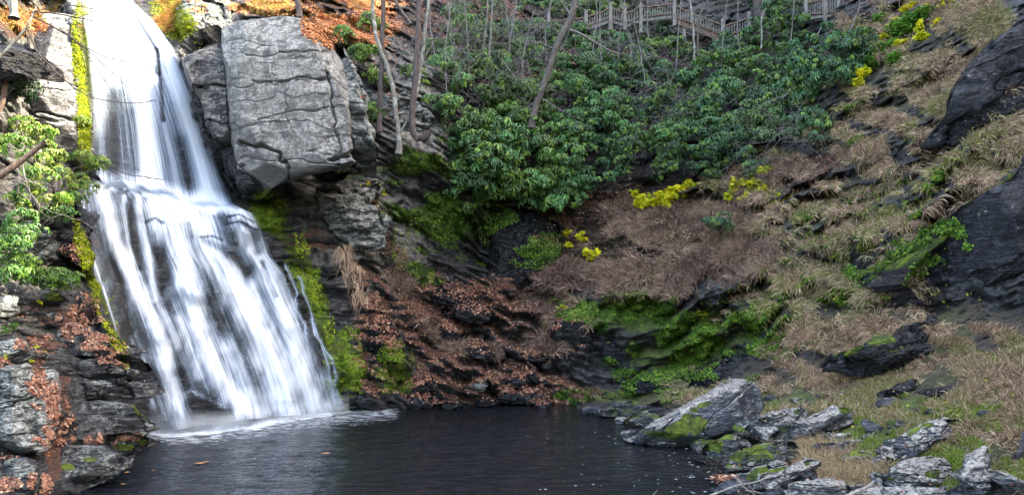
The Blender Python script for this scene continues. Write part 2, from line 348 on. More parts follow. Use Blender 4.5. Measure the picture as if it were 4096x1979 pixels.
# unseen ridge added past the right edge of the frame to shade the gorge
hy_, ht = np.meshgrid(np.linspace(-30, 75, 120), np.linspace(0, 1, 60), indexing='ij')
hv = np.stack([30+ht*16+(fbm(np.stack([hy_*.1, ht*4, 0*ht], -1), 4, 91)-.5)*8, hy_, ht*(np.interp(hy_, [-30, 19, 24, 31, 75], [SHADE_RIDGE-17, SHADE_RIDGE-16, SHADE_RIDGE-10, SHADE_RIDGE, SHADE_RIDGE])+(fbm(np.stack([hy_*.25, 0*ht, 0*ht+4], -1), 4, 92)-.5)*9)], -1)
rg_ = mesh('shade_ridge', hv, gridq(120, 60), M['terrain'], attrs=dict(litter=hv[..., 0]*0+.7, grassy=hv[..., 0]*0, moss=hv[..., 0]*0, pale=hv[..., 0]*0, green=hv[..., 0]*0)); tag(rg_, kind='structure')

# ------------------------------------------------------------------ rocks: outline (picture survey) + own distance, thickness, tilt
def ribbon(px, py, pts, wid, st):
    """soft band along a polyline: 0..st"""
    pts = np.array(pts, float); best = np.full(px.shape, 1e9)
    for a, b in zip(pts[:-1], pts[1:]):
        d = b-a; t = np.clip(((px-a[0])*d[0]+(py-a[1])*d[1])/(d@d), 0, 1)
        best = np.minimum(best, np.hypot(px-a[0]-t*d[0], py-a[1]-t*d[1]))
    return st*np.exp(-(best/wid)**2)
ZBUF = np.full((560, 1180), 1e9)
def Ds(x, y):
    return np.minimum(Dt(x, y), ZBUF[np.clip(np.asarray(y)+30, 0, 559).astype(int), np.clip(np.asarray(x)+60, 0, 1179).astype(int)])
Z1 = lambda x, y: (x*.1988, y*.1988)
Z2 = lambda x, y: (256+x*.1988, y*.1988)
Z4_ = lambda x, y: (768+x*.1988, y*.1988)
Z5 = lambda x, y: (x*.1988, 247.5+y*.1988)
Z6 = lambda x, y: (256+x*.1988, 247.5+y*.1988)
Z7 = lambda x, y: (512+x*.1988, 247.5+y*.1988)
Z8 = lambda x, y: (768+x*.1988, 247.5+y*.1988)
ZA = lambda x, y: (600+x*.09619, 375+y*.09619)
ZB = lambda x, y: (800+x*.09619, 375+y*.09619)
ZP = lambda x, y: (x, y)
def rock(label, z, outl, mat, D=None, T=.6, tilt=.7, box=.45, rough=1., bed=0.0, res=None, name='boulder', cat='boulder', group=None, mossy=None, seed=None, seedoff=0, cuts=9, cutr=(.62, .9), sink=0., parent=None, joints=()):
    pts = np.array([z(float(a.split(',')[0]), float(a.split(',')[1])) for a in outl.split()])
    c = (pts.min(0)+pts.max(0))/2*.5+pts.mean(0)*.5
    if z in (ZA, ZB): pts = c+(pts-c)*1.10
    th = np.arctan2(pts[:, 1]-c[1], pts[:, 0]-c[0]); o = np.argsort(th); th = th[o]; rr = np.hypot(*(pts[o]-c).T)
    size = np.ptp(pts, axis=0).max()
    nu = res or int(np.clip(size*2.6, 60, 640)); nv = nu//2+1
    t = np.linspace(-np.pi, np.pi, nu, endpoint=False)
    # polygon radius by ray / edge intersection
    a = np.r_[th, th[0]+2*np.pi]; pa = np.c_[np.cos(a), np.sin(a)]*np.r_[rr, rr[0]][:, None]
    tt = np.where(t < th[0], t+2*np.pi, t); k = np.clip(np.searchsorted(a, tt, side='right')-1, 0, len(a)-2)
    p0, p1 = pa[k], pa[k+1]; d = np.c_[np.cos(tt), np.sin(tt)]; e = p1-p0
    Rr = np.abs((p0[:, 0]*e[:, 1]-p0[:, 1]*e[:, 0])/(d[:, 0]*e[:, 1]-d[:, 1]*e[:, 0]+1e-9)); Rr = np.minimum(Rr, rr.max()*1.02)
    Rr = (np.roll(Rr, 1)+2*Rr+np.roll(Rr, -1))/4
    m_ = 1+1/max(box, .15)                                    # squareness of the edge profile
    nf = int(nv*.72); rf = np.r_[np.linspace(.004, .86, int(nf*.7)), 1-(1-np.linspace(0, 1, nf-int(nf*.7)+1)[1:])**1.6*.14]
    rb = np.linspace(1, .004, nv-nf+1)[1:]
    r = np.r_[rb[::-1], rf[::-1]] if False else np.r_[rf, rb]; sg = np.r_[np.ones(len(rf)), -np.ones(len(rb))]
    nv = len(r); dep = (sg*np.clip(1-r**m_, 0, 1)**(1/m_))[:, None]; r = r[:, None]
    px = c[0]+r*Rr*np.cos(t); py = c[1]+r*Rr*np.sin(t)
    yb = pts[:, 1].max(); xb = c[0]
    if D is None: D = float(np.median(Dt(np.linspace(pts[:, 0].min(), pts[:, 0].max(), 7), np.full(7, yb))))
    if yb > HY+40: D = min(D, CZ*F/(yb-HY)+.15)
    mpp = D/F
    Dv = D+T*.5+sink+tilt*(yb-py)*mpp-dep*T
    fr_ = (Dv-Dt(px, py))[:int(nf*.8)]; ex = np.percentile(fr_, 82)
    if ex > -.06: Dv = Dv-min(ex+.06, 2.5)
    sd = seed if seed is not None else int(abs(c[0]*13+c[1]*7))+seedoff
    P = W(px, py, Dv); sz = size*mpp
    # chiselled facets on the seen side
    rs = np.random.default_rng(sd); ctr = P.reshape(-1, 3).mean(0); Q = P-ctr
    hx, hz = np.abs(Q[..., 0]).max(), np.abs(Q[..., 2]).max()
    for _ in range(cuts):
        n = rs.normal(size=3); n[1] = -abs(n[1])-.2; n[2] = abs(n[2])*rs.choice([1, 1, -1]); n /= np.linalg.norm(n)
        ext = np.percentile(Q@n, 99.5); dcut = ext*rs.uniform(*cutr); ex = np.clip(Q@n-dcut, 0, None); Q[..., 1] += np.where(dep > 0, np.minimum(ex/max(abs(n[1]), .25), T*1.1)*np.clip(dep*2, 0, 1), 0)
    P = Q+ctr
    bt = np.array([math.sin(bed), 0, math.cos(bed)])
    s = P@bt; A = min(sz*.05, .22)*rough
    k1 = (vn(np.stack([P[..., 0]*.9, P[..., 1]*.9, s*5/max(sz*.35, .5)], -1), sd)-.5)*2
    lay = np.round(s/(max(sz, 1)*.07)+(fbm(P*1.3, 2, sd)-.5)*1.5); lr = hsh(lay.astype(int), lay.astype(int)*0, lay.astype(int)*0, sd)-.5
    cr = (1-sst(0, .018, np.abs(fbm(np.stack([P[..., 0]*.5, P[..., 1]*.5, s*1.6], -1)/max(sz*.3, .4), 4, sd+5)-.5)))
    off = A*(k1*.35+lr*.55)+(fbm(P*2.2/max(sz*.3, .5), 4, sd+2)-.5)*A*2.0-cr*A*.8
    N = np.cross(np.roll(P, -1, 1)-np.roll(P, 1, 1), np.gradient(P, axis=0)); N /= np.linalg.norm(N, axis=-1, keepdims=True)+1e-9
    if (N[nf//2, :, 1].mean()) > 0: N = -N
    edge = np.clip(np.minimum(np.arange(nv), nv-1-np.arange(nv))/2., 0, 1)[:, None]; off = off*edge+(1-edge)*off[[0, -1]].mean()*0
    for jp, jw, jd in joints: off = off-ribbon(px+(vn(np.stack([py*.15, px*.15, 0*px], -1), 7)-.5)*5, py+(vn(np.stack([py*.15, px*.15, 0*px], -1), 8)-.5)*5, jp, jw, jd)
    P = P+N*off[..., None]*np.array([.7, 1, .7])
    my = blobs(px, py, [(*z(b[0], b[1]), b[2], b[3], *(b[4:])) for b in mossy]) if mossy else np.zeros(px.shape)
    base = P.reshape(-1, 3).mean(0); base[2] = P[..., 2].min()
    Qd = gridq(nv, nu, True)
    d_ = P[..., 1].ravel(); ix = (P[..., 0].ravel()/d_*F+512+60).astype(int); iy = (HY-(P[..., 2].ravel()-CZ)/d_*F+30).astype(int); ok = (ix >= 1) & (ix < 1179) & (iy >= 1) & (iy < 559)
    for a_ in (0, 1):
        for b_ in (0, 1): np.minimum.at(ZBUF, (iy[ok]-b_, ix[ok]-a_), d_[ok])
    o = mesh(name, P, Qd[:, ::-1], mat, base=base, attrs=dict(mossy=my)) if parent is None else mesh(name, P, Qd[:, ::-1], mat, parent=parent, attrs=dict(mossy=my))
    # fix orientation
    if parent is None: tag(o, label, cat, group)
    return o
CB = dict(name='cliff_block', cat='cliff'); LG = dict(name='rock_ledge', cat='rock ledge')
# large faces
rock('huge square grey cliff block overhanging a black gap', ZP, '221,27 236,20 258,19 282,16 304,18 322,32 336,52 343,72 346,90 350,112 352,138 356,163 345,168 330,171 308,176 286,181 268,190 254,195 243,196 236,190 235,165 231,140 229,110 226,80 222,50', M['cliff'], D=35.6, T=2.8, tilt=.08, box=.15, rough=.38, cuts=9, cutr=(.84, .96), seed=12, joints=[([(322, 40), (328, 78), (331, 110), (337, 138), (341, 168)], 1.0, .2), ([(250, 82), (276, 84), (300, 78), (330, 77), (352, 86)], .9, .10), ([(236, 143), (262, 146), (278, 152), (287, 168), (289, 182)], 1.3, .4), ([(330, 160), (348, 152), (360, 158)], 2, .5), ([(288, 82), (286, 110), (290, 130)], .7, .06), ([(226, 52), (262, 56), (300, 50)], .8, .06)], **CB)
rock('rust and black stained pillar between the falls and the square cliff block', ZP, '178,46 188,36 202,28 216,24 223,30 224,55 227,80 229,110 232,140 236,168 232,188 222,172 212,140 203,112 194,90 184,66', M['stained'], D=35.9, T=1.8, tilt=.12, box=.2, rough=1.1, cuts=10, cutr=(.75, .94), bed=.1, **CB)
rock('jagged whitish strip of rock along the right side of the square cliff block', ZP, '318,28 332,36 346,54 358,76 366,100 371,131 375,150 370,166 356,166 350,150 347,118 342,90 334,64 322,44', M['lichen'], D=36.2, T=1.6, tilt=.12, box=.25, rough=2.0, cuts=12, cutr=(.7, .94), **CB)
rock('dark wet lobe of rock wedged under the left end of the grey cliff block', ZP, '222,128 236,138 246,146 262,152 280,160 286,178 272,190 256,196 240,196 230,186 222,160', M['wet'], D=35.2, T=1.2, tilt=.1, box=.35, **CB)
rock('black wet rib of rock hard against the right side of the falls', ZP, '176,48 186,40 200,44 212,62 222,90 228,120 230,150 234,180 226,190 214,160 200,120 186,84', M['wet'], D=36.2, T=1.6, tilt=.15, box=.35, rough=1.6, **CB)
rock('pale streaked cliff face left of the waterfall behind the sunlit leaves', ZP, '24,-20 50,-22 68,-10 72,20 76,60 79,110 80,150 78,182 50,186 20,180 8,150 12,100 16,60 18,20', M['sunrock'], D=33.4, T=2.0, tilt=.12, box=.3, rough=1.3, **CB)
rock('black overhanging ledge with a grassy top in the upper left corner', ZP, '-40,44 0,46 20,44 40,54 47,60 44,70 20,71 0,74 -40,80', M['black'], D=26, T=1.6, tilt=.3, **LG)
rock('big bare black rock wall at the right edge above the grass bank', ZP, '902,284 912,266 930,250 955,228 980,200 1002,182 1024,163 1060,146 1100,140 1130,200 1120,290 1080,325 1024,320 980,316 955,314 925,304', M['black'], D=28.6, T=2.2, tilt=.05, box=.32, bed=-.5, rough=1.5, cuts=24, mossy=[(930, 250, 30, 3, .8, -38), (990, 190, 40, 3, .8, -40)], **CB)
rock('black rock face in the upper right corner behind a mossy rib', ZP, '942,140 955,92 975,62 1000,38 1030,14 1080,-10 1110,40 1100,110 1060,130 1024,112 990,124 968,140', M['black'], D=31.5, T=1.6, tilt=.3, box=.3, bed=-.5, rough=2.2, cuts=12, cutr=(.8, .95), **CB)
rock('blue grey outcrop with a mossy nose above the foreground grass', ZP, '841,368 844,358 858,347 878,338 900,330 925,322 948,322 960,332 952,346 930,360 908,368 885,376 860,377', M['wetmoss'], T=1.2, tilt=.35, box=.4, bed=-.4, rough=1.6, cuts=14, mossy=[(856,350,12,7,1),(880,338,16,7,1)], **LG)
rock('tall dark jointed block with a mossy foot between moss strip and leaf slope', Z6, '555,330 600,300 650,330 700,420 745,500 745,560 790,620 720,670 640,660 600,600 560,560 545,440', M['wetmoss'], D=36.9, T=1.1, tilt=.12, box=.4, rough=1.8, mossy=[(700,480,10,5,1),(700,620,16,8,1)], **LG)
rock('bright mossy rib running down beside the right edge of the waterfall', Z6, '420,400 470,420 520,480 545,580 570,680 560,720 500,730 450,640 425,520', M['wetmoss'], D=36.2, T=.9, tilt=.15, box=.45, rough=1.5, mossy=[(490,560,14,30,1)], **LG)
rock('fractured pale grey ledge standing right below the cliff overhang', Z2, '300,940 400,930 480,990 560,1000 640,900 655,1100 640,1240 560,1260 480,1240 400,1180 330,1080', M['lichen'], D=39.0, T=.9, tilt=.1, box=.45, rough=2.2, **LG)
rock('white patched crag behind the three standing tree trunks', Z2, '500,420 600,380 680,400 740,500 880,480 900,600 860,660 700,690 600,800 520,700 490,560', M['lichen'], D=43, T=1.6, tilt=.2, rough=2.2, **LG)
rock('lichen spotted crag among saplings in front of the wooden railing', Z2, '930,150 985,120 1050,230 1130,300 1160,420 1080,430 1000,360 940,330 920,250', M['lichen'], D=49, T=1.6, tilt=.2, rough=2.2, **LG)
rock('grey crag with grass on top at the lip right of the waterfall', Z1, '880,60 920,0 1000,-40 1120,10 1140,90 1120,200 1010,240 930,200 885,130', M['lichen'], D=40, T=1.6, tilt=.2, rough=2., **LG)
rock('smooth dark wall with a mossy lip right of the leaf covered ledges', Z7, '190,440 230,330 330,310 440,320 460,420 430,520 330,500 230,490', M['wetmoss'], D=40.0, T=1.0, tilt=.05, box=.3, **LG)
rock('dark hollow wall with a moss curtain below the rhododendrons', ZP, '480,225 500,215 530,212 560,222 562,250 548,280 520,292 495,284 482,262', M['wetmoss'], D=46.3, T=1.2, tilt=.1, **LG)
# left bank
BK = dict(name='slab', cat='rock slab')
rock('low rounded wet boulder with brown moss at the pool edge, bottom left', Z5, '220,1090 260,1030 340,995 520,992 600,1030 625,1070 610,1120 520,1175 400,1218 260,1235 200,1190', M['bank'], T=.55, tilt=1.2, box=.5, mossy=[(330,1100,9,3.5,.9),(450,1060,9,2.5,.8)])
rock('mossy point of rock with red leaves on top where bank meets pool', Z5, '400,990 440,930 540,915 680,930 742,960 750,1000 690,1020 640,1062 560,1040 470,1000', M['bank'], T=.6, tilt=.8, mossy=[(600,1010,9,4,1),(690,990,6,4,1)])
rock('smooth dark slab with a moss drip beside the foot of the falls', Z5, '320,860 350,800 420,770 600,765 680,790 720,870 745,940 640,925 450,940 370,932', M['bank'], T=.7, tilt=.7, mossy=[(680,820,4,14,1)], **BK)
rock('undercut dark slab, lowest of the stacked pair beside the falls', Z5, '240,660 300,640 380,655 560,665 670,700 690,765 560,742 400,772 290,740 250,700', M['bank'], T=.9, tilt=.5, rough=1.3, **BK)
rock('speckled dark slab resting on the undercut one beside the falls', Z5, '230,600 280,560 480,542 600,580 650,640 600,668 440,655 300,640 240,630', M['bank'], T=.9, tilt=.5, rough=1.3, **BK)
rock('broad lichen spotted slab with leaf drifts round it, left bank', Z5, '195,480 260,400 330,375 430,390 540,450 600,540 520,560 430,545 300,540 215,515', M['bank'], T=.9, tilt=.8, **BK)
rock('tall white lichened block in the lower left corner', Z5, '-60,610 0,598 60,588 120,608 150,700 180,800 205,900 212,1000 200,1045 80,1040 -60,1055', M['lichen'], T=.9, tilt=.22, box=.3, rough=1.6, bed=-.1)
rock('narrow dark slab standing between two bands of fallen leaves', Z5, '165,720 200,670 245,670 270,760 302,900 250,922 210,900 180,830', M['bank'], T=.5, tilt=.5, **BK)
rock('leaf strewn stone filling the bottom left corner of the picture', Z5, '-80,1080 60,1055 130,1050 200,1080 195,1180 170,1290 -80,1300', M['bank'], T=.7, tilt=.9)
rock('small square dark slab capped by red leaves, middle of left bank', Z5, '150,370 180,335 270,318 330,340 310,370 250,385 170,402', M['bank'], T=.5, tilt=.7, **BK)
rock('layered grey stone at the left edge above the ferns', Z5, '-60,255 0,245 60,235 78,280 80,330 40,350 -60,355', M['lichen'], T=.8, tilt=.3, rough=1.8, **BK)
rock('rounded lichen stone with yellow leaves at the left edge', Z5, '-60,480 0,470 90,455 135,470 150,540 110,570 30,575 -60,570', M['lichen'], T=.6, tilt=.6)
rock('moss topped ledge under the hanging rhododendron sprays, left bank', Z5, '100,250 150,215 240,205 320,225 330,265 240,285 120,285', M['bank'], T=.7, tilt=.5, mossy=[(250,240,9,4,.9)], **BK)
rock('shaded grey block under the rhododendron at the left edge', Z1, '-40,1150 60,1130 160,1110 220,1150 240,1220 200,1290 60,1300 -40,1290', M['lichen'], T=.8, tilt=.3, rough=1.6, **BK)
rock('wet black ledge strewn with red leaves left of the thin trickle', Z5, '330,250 430,240 500,330 560,420 620,520 680,690 640,700 590,560 500,440 400,380 340,320', M['wet'], T=.8, tilt=.6, rough=1.8, **LG)
rock('dark rock shelf with leaf patches just left of the upper cascade', Z1, '300,1060 380,1040 430,1120 450,1240 470,1330 400,1400 320,1340 250,1240', M['wet'], T=.9, tilt=.4, rough=1.8, **LG)
# far shore
SH = dict(cat='rock')
rock('glossy black ledge, uppermost of the rocks on the leaf slope', Z6, '880,245 930,205 1020,200 1110,225 1150,242 1060,262 980,290 900,275', M['wet'], D=42.2, T=.9, tilt=.3, rough=1.6, bed=.3, **LG)
rock('glossy black wedge below the uppermost ledge of the leaf slope', Z6, '915,310 980,280 1080,268 1180,290 1205,330 1140,385 1060,378 960,330', M['wet'], D=41.2, T=1., tilt=.3, rough=1.6, bed=.3, **LG)
rock('long black ledge slanting down right across the leaf slope', Z7, '-60,500 20,500 120,520 185,545 180,585 120,580 40,560 -60,530', M['wet'], D=41., T=.8, tilt=.3, rough=1.6, bed=.4, **LG)
rock('thin black ledge in the middle of the leaf slope under dry grass', Z7, '-20,590 60,590 140,640 200,655 260,690 320,720 250,725 140,690 30,640', M['wet'], D=39.6, T=.8, tilt=.3, rough=1.6, bed=.4, **LG)
rock('low black ledge with wet highlights right of the grassy hummock', Z7, '60,640 0,620 -60,630 -80,680 0,705 80,700 130,680', M['wet'], D=39.4, T=.6, tilt=.3, rough=1.4, **LG)
rock('hump of black rock under a bleached grass tuft on the leaf slope', Z6, '890,380 940,360 1010,380 1050,430 1040,480 960,470 900,420', M['wet'], D=41, T=.7, tilt=.3, rough=1.4)
rock('black split rock below the grass tufts of the leaf slope', Z6, '1060,470 1120,455 1180,500 1220,560 1160,575 1080,545', M['wet'], D=40, T=.7, tilt=.3, rough=1.4)
rock('round fronted wet boulder on the far shore below the mossy foot', Z6, '690,700 720,672 800,662 860,672 875,715 800,752 720,748', M['wet'], D=37.5, T=.7, tilt=.3)
rock('upright glossy shard leaning on the round wet boulder', Z6, '600,690 640,672 680,710 695,770 640,785 600,765', M['wet'], D=37.3, T=.5, tilt=.3)
rock('pointed wet stone between cliff foot and pool', Z6, '500,705 540,690 600,730 605,800 540,805 490,780', M['wet'], D=37, T=.6, tilt=.3)
rock('long low wet rock at the waterline with grooves down its front', Z6, '730,765 800,745 900,748 920,790 860,808 760,806', M['wet'], D=36.9, T=.6, tilt=.4)
rock('flat wet rock at the waterline, right neighbour of the grooved one', Z6, '900,785 960,764 1030,780 1052,805 980,816 910,812', M['wet'], D=36.8, T=.5, tilt=.4)
rock('slanting black rock behind the waterline rocks in the leaf drift', Z6, '820,640 870,630 905,680 920,730 870,725 830,680', M['wet'], D=38.2, T=.5, tilt=.3)
rock('dry grey boulder in the leaf drift above the shore', Z6, '1075,690 1100,658 1150,655 1170,690 1150,720 1110,728', M['lichen'], D=38.8, T=.5, tilt=.3)
rock('small black stone alone in leaves at the waterline', Z6, '1100,770 1150,752 1205,758 1212,785 1150,797 1108,792', M['wet'], D=37.4, T=.4, tilt=.4)
rock('pair stone of grey and black at the edge of the leaf drift', Z6, '1215,735 1250,700 1300,712 1310,760 1260,778 1225,765', M['slate'], D=38., T=.5, tilt=.4)
rock('smooth grey whaleback rock lying in leaves on the far shore', Z7, '-10,745 60,708 150,703 200,742 170,768 80,778 0,784', M['slate'], D=38.2, T=.6, tilt=.5)
rock('flat bluish stone with a lick of white water at the far shore', Z7, '112,790 130,772 190,770 205,795 160,806 118,806', M['slate'], D=37.6, T=.3, tilt=.8)
rock('flat grey shelf at the corner of the pool by the leaf drift', Z7, '345,805 390,795 445,797 470,820 430,836 350,834', M['slate'], D=36.3, T=.3, tilt=.8, **BK)
rock('long flat mossy shelf on the far shore left of the big boulder', Z7, '440,820 540,806 640,806 760,822 740,840 600,848 450,844', M['slate_moss'], D=35.2, T=.35, tilt=1., **BK)
rock('green and black hump of rock behind the flat mossy shelf', Z7, '480,785 520,766 600,770 640,790 600,810 500,812', M['slate_moss'], D=36.2, T=.5, tilt=.6)
rock('mossy cushion of rock beside the green and black hump', Z7, '600,800 650,785 720,788 745,805 690,815 610,815', M['slate_moss'], D=35.4, T=.4, tilt=.7)
rock('moss covered stone furthest right behind the big boulder', Z7, '765,790 800,775 860,772 880,790 830,806 770,805', M['slate_moss'], D=34.5, T=.4, tilt=.6)
rock('half sunk mossy rock between the shelf and the big boulder', Z7, '568,868 600,845 660,832 760,838 800,860 760,885 700,905 620,900', M['slate_moss'], D=32.3, T=.5, tilt=.8)
rock('little black cube of rock on top of the half sunk mossy rock', Z7, '690,820 720,812 738,825 730,845 695,843', M['wet'], D=33.3, T=.2, tilt=.2)
rock('dark ledge under the green moss wall behind the big boulder', Z7, '560,690 640,650 760,640 860,680 870,720 760,730 640,738 580,720', M['wet'], D=37.4, T=.6, tilt=.2, rough=1.5, **LG)
rock('smooth slanting black face right of the green moss wall', Z7, '880,700 900,650 980,600 1080,560 1150,560 1140,650 1040,700 940,730', M['wet'], D=35.2, T=.7, tilt=.2, rough=1.3, bed=-.4, **LG)
rock('tumbled black rock in the notch between leaf slope and moss wall', Z7, '470,470 520,440 560,480 600,560 560,600 500,590 450,540', M['wet'], D=39.6, T=.8, tilt=.3, rough=1.6)
# right bank
rock('huge slanting slate boulder with a pale top and moss flank at the pool', ZA, '316,645 440,575 560,505 700,425 830,350 960,280 1100,200 1180,145 1250,108 1320,78 1380,66 1460,75 1540,98 1590,140 1612,190 1632,270 1645,330 1642,385 1600,460 1530,500 1450,555 1380,600 1300,640 1180,665 1050,690 930,698 800,705 640,700 480,690 370,665', M['slate_big'], T=1.6, tilt=.45, box=.36, bed=-.5, rough=.5, res=560, cuts=5, cutr=(.86, .97),
     mossy=[(650,620,18,3.6,1,6),(820,560,14,9,.95,-20),(1000,520,12,9,.8,-30),(900,480,9,7,.8,-30),(1080,310,8,3,.7,-20),(980,360,5,3,.7)])
rock('white crusted rock leaning behind the big slanting boulder', ZA, '1515,605 1545,530 1640,460 1760,400 1880,365 2000,343 2100,360 2135,395 2110,440 1990,540 1880,590 1760,610 1640,620', M['slate_pale'], T=.6, tilt=.6, bed=-.4, rough=1.4, mossy=[(2060,380,4,3,1),(1500,580,4,4,1)])
rock('long bar shaped grey block with a mossy upper end', ZP, '767,440 770,434 776,431 800,421 820,413 839,407 848,407 852,411 854,421 845,427 832,431 811,437 795,441 775,444', M['slate_crust'], T=.55, tilt=.45, box=.33, bed=-.4, mossy=[(848,411,5,4,1),(790,431,4,2.5,.8)])
rock('moss capped rock jutting over the dark water', ZA, '1072,790 1090,745 1180,690 1280,638 1360,612 1450,615 1560,640 1680,700 1660,780 1500,850 1310,878 1180,860 1090,830', M['slate_moss'], T=.6, tilt=.8, rough=1.3, mossy=[(1200,740,9,8,1)])
rock('broad moss draped slab in front of the jutting rock', ZA, '1308,890 1380,830 1500,770 1700,720 1880,700 2000,705 2045,770 1980,860 1880,930 1740,985 1560,1010 1400,1040 1340,960', M['slate_moss'], T=.6, tilt=.8, rough=1.2, mossy=[(1560,780,16,5,1,-14),(1440,860,8,4,.9)])
rock('small white topped stone on the moss draped slab', ZA, '1740,925 1790,890 1860,885 1990,925 1985,955 1880,970 1790,1000', M['slate_pale'], T=.3, tilt=.7)
rock('pale stone with a bright tongue of moss, near the driftwood', ZA, '1450,1050 1540,1020 1600,950 1740,930 1790,990 1740,1080 1620,1120 1540,1110', M['slate_pale'], T=.35, tilt=.8, mossy=[(1600,1060,4,7,1,20),(1700,980,8,4,1)])
rock('slanting two tone slate rock behind the driftwood', ZA, '1690,1060 1780,985 1900,950 2040,920 2180,885 2265,905 2270,935 2180,1010 2060,1070 1920,1130 1850,1180 1740,1170 1700,1120', M['slate_crust'], T=.5, tilt=.6, bed=-.3, mossy=[(1850,990,10,3,1,-10),(2200,920,3,3,.8)])
rock('smooth blue grey stone under the fork of the driftwood', ZA, '1228,1235 1290,1150 1400,1080 1500,1070 1580,1130 1560,1210 1480,1290 1300,1300', M['slate'], T=.45, tilt=.8)
rock('angular grey stone at the edge of the straw coloured grass', ZA, '2000,1080 2100,1015 2200,970 2250,1000 2240,1050 2150,1120 2060,1145', M['slate'], T=.4, tilt=.6)
rock('pale wedge stone at the bottom edge right of the driftwood', ZA, '1690,1250 1780,1190 1860,1158 1930,1190 1990,1260 1960,1320 1720,1320', M['slate'], T=.35, tilt=.7)
rock('thin pale flake beside the wedge stone at the bottom edge', ZA, '1900,1200 1990,1185 2070,1215 2050,1250 1950,1250', M['slate_pale'], T=.2, tilt=.7)
rock('small grey stone resting against the thin pale flake', ZA, '1900,1160 1960,1150 2000,1165 1990,1195 1920,1195', M['slate'], T=.2, tilt=.7)
rock('flat dark rock awash under the clump of wet leaves', ZA, '1130,1085 1220,1050 1330,1060 1390,1085 1340,1110 1200,1112', M['wet'], T=.2, tilt=1.2)
rock('mossy wet toe of rock at the foot of the big slanting boulder', ZA, '480,690 560,660 700,650 820,680 860,700 800,730 600,740', M['slate_moss'], T=.3, tilt=1.2)
rock('triangular grey slate lying in bright green grass', ZB, '646,480 665,464 720,475 830,520 945,585 880,608 780,612 700,605', M['slate'], T=.35, tilt=.6)
rock('grey slate with a cap of moss, right of the triangular one', ZB, '940,500 960,468 1010,462 1120,478 1176,520 1140,548 1080,566 960,570', M['slate'], T=.45, tilt=.6, mossy=[(975,495,4,3.5,1)])
rock('thin flat slate just below the triangular one', ZB, '860,590 930,575 1020,590 1010,605 900,612', M['slate'], T=.15, tilt=1.)
rock('low broken slate half buried in green grass', ZB, '645,625 700,608 800,612 840,630 780,655 680,655', M['slate_moss'], T=.25, tilt=1.)
rock('great flat slate slab sprinkled with pale lichen spots', ZB, '1005,880 1005,800 1020,710 1060,640 1130,588 1220,530 1330,490 1500,473 1640,480 1710,505 1690,560 1560,630 1400,690 1250,720 1180,770 1150,850 1080,890', M['slate_crust'], T=.4, tilt=1.15, box=.35, mossy=[(1190,570,9,3,.8,-30),(1080,800,6,5,.5),(1320,510,6,2,.9)], **BK)
rock('broad pale crusted dome of rock near the bottom edge', ZB, '880,1080 920,1010 990,950 1120,895 1260,868 1380,858 1470,890 1540,960 1560,1040 1640,1080 1700,1140 1710,1220 1560,1190 1380,1160 1200,1190 1000,1200 900,1150', M['slate_pale'], T=.45, tilt=1.0, rough=1.2, mossy=[(1400,1020,9,4,1),(980,1100,6,3,.6)])
rock('dark thin slate tucked against the left of the pale dome', ZB, '925,985 960,940 1080,890 1170,905 1150,935 1040,950 960,990', M['slate'], T=.2, tilt=.9)
rock('blue slate slope with pale scabs running off the bottom edge', ZB, '1665,1060 1700,960 1720,880 1800,800 1880,755 1945,760 1960,860 1975,960 2040,1040 2090,1150 2120,1300 1740,1300 1700,1180', M['slate_crust'], T=.45, tilt=1.1, **BK)
rock('layered white topped ledge in the lower right corner', ZB, '2030,985 2140,1020 2260,1080 2420,1120 2420,1260 2300,1230 2180,1180 2080,1110', M['slate_pale'], T=.6, tilt=.6, rough=1.6, **LG)
rock('dark smooth slate at the right edge in dry grass', ZB, '2185,855 2230,800 2290,720 2329,640 2420,600 2420,900 2300,880 2230,865', M['slate'], T=.4, tilt=.7)
rock('wide cracked grey slab along the bottom edge left of the log', ZB, '-60,1130 60,1100 200,1085 330,1085 420,1110 500,1160 560,1230 560,1330 -60,1330', M['slate_pale'], T=.45, tilt=1.0, **BK)
rock('low slate shelf under the log at the bottom edge', ZB, '540,1210 700,1170 850,1160 940,1185 1010,1240 1060,1330 520,1330', M['slate_pale'], T=.35, tilt=1.1, **BK)
rock('lower front lip of the pale dome running off the bottom edge', ZB, '1010,1230 1150,1190 1380,1170 1560,1200 1700,1240 1740,1330 1020,1330', M['slate_pale'], T=.35, tilt=1.1, rough=1.5, **BK)
rock('dark square edged block over a black hollow by the straw grass', ZB, '200,760 230,725 340,700 520,700 600,730 640,770 560,820 470,835 260,815', M['slate'], T=.6, tilt=.3, box=.33)
rock('flat white flecked slab on top of the square edged block', ZB, '400,700 480,672 620,665 720,690 660,725 560,735 430,725', M['slate_pale'], T=.25, tilt=.9)
rock('small pale rock perched behind the square edged block', ZB, '236,640 290,602 400,600 560,622 530,660 420,672 380,700 270,680', M['slate_crust'], T=.35, tilt=.5)
rock('mossy dark rock right of the square edged block', ZB, '450,860 500,810 580,785 700,780 800,790 850,850 800,920 680,940 560,900', M['slate_moss'], T=.4, tilt=.8, rough=1.4)
rock('upright dark rock flecked with white between grass and mossy rock', ZB, '780,920 800,860 850,820 940,790 955,850 900,930 860,962', M['slate_crust'], T=.35, tilt=.5)
rock('dark loaf of rock at the upper edge of the green grass', ZB, '785,300 820,262 890,235 980,228 1030,270 1048,315 960,352 850,352', M['slate'], T=.5, tilt=.5)
rock('little square dark stone standing in the green grass', ZB, '1308,385 1335,350 1410,342 1398,385 1370,412 1320,410', M['wet'], T=.25, tilt=.3)
rock('low grey stone just left of the little square one', ZB, '1200,445 1230,418 1290,415 1300,440 1240,455', M['slate'], T=.2, tilt=.5)
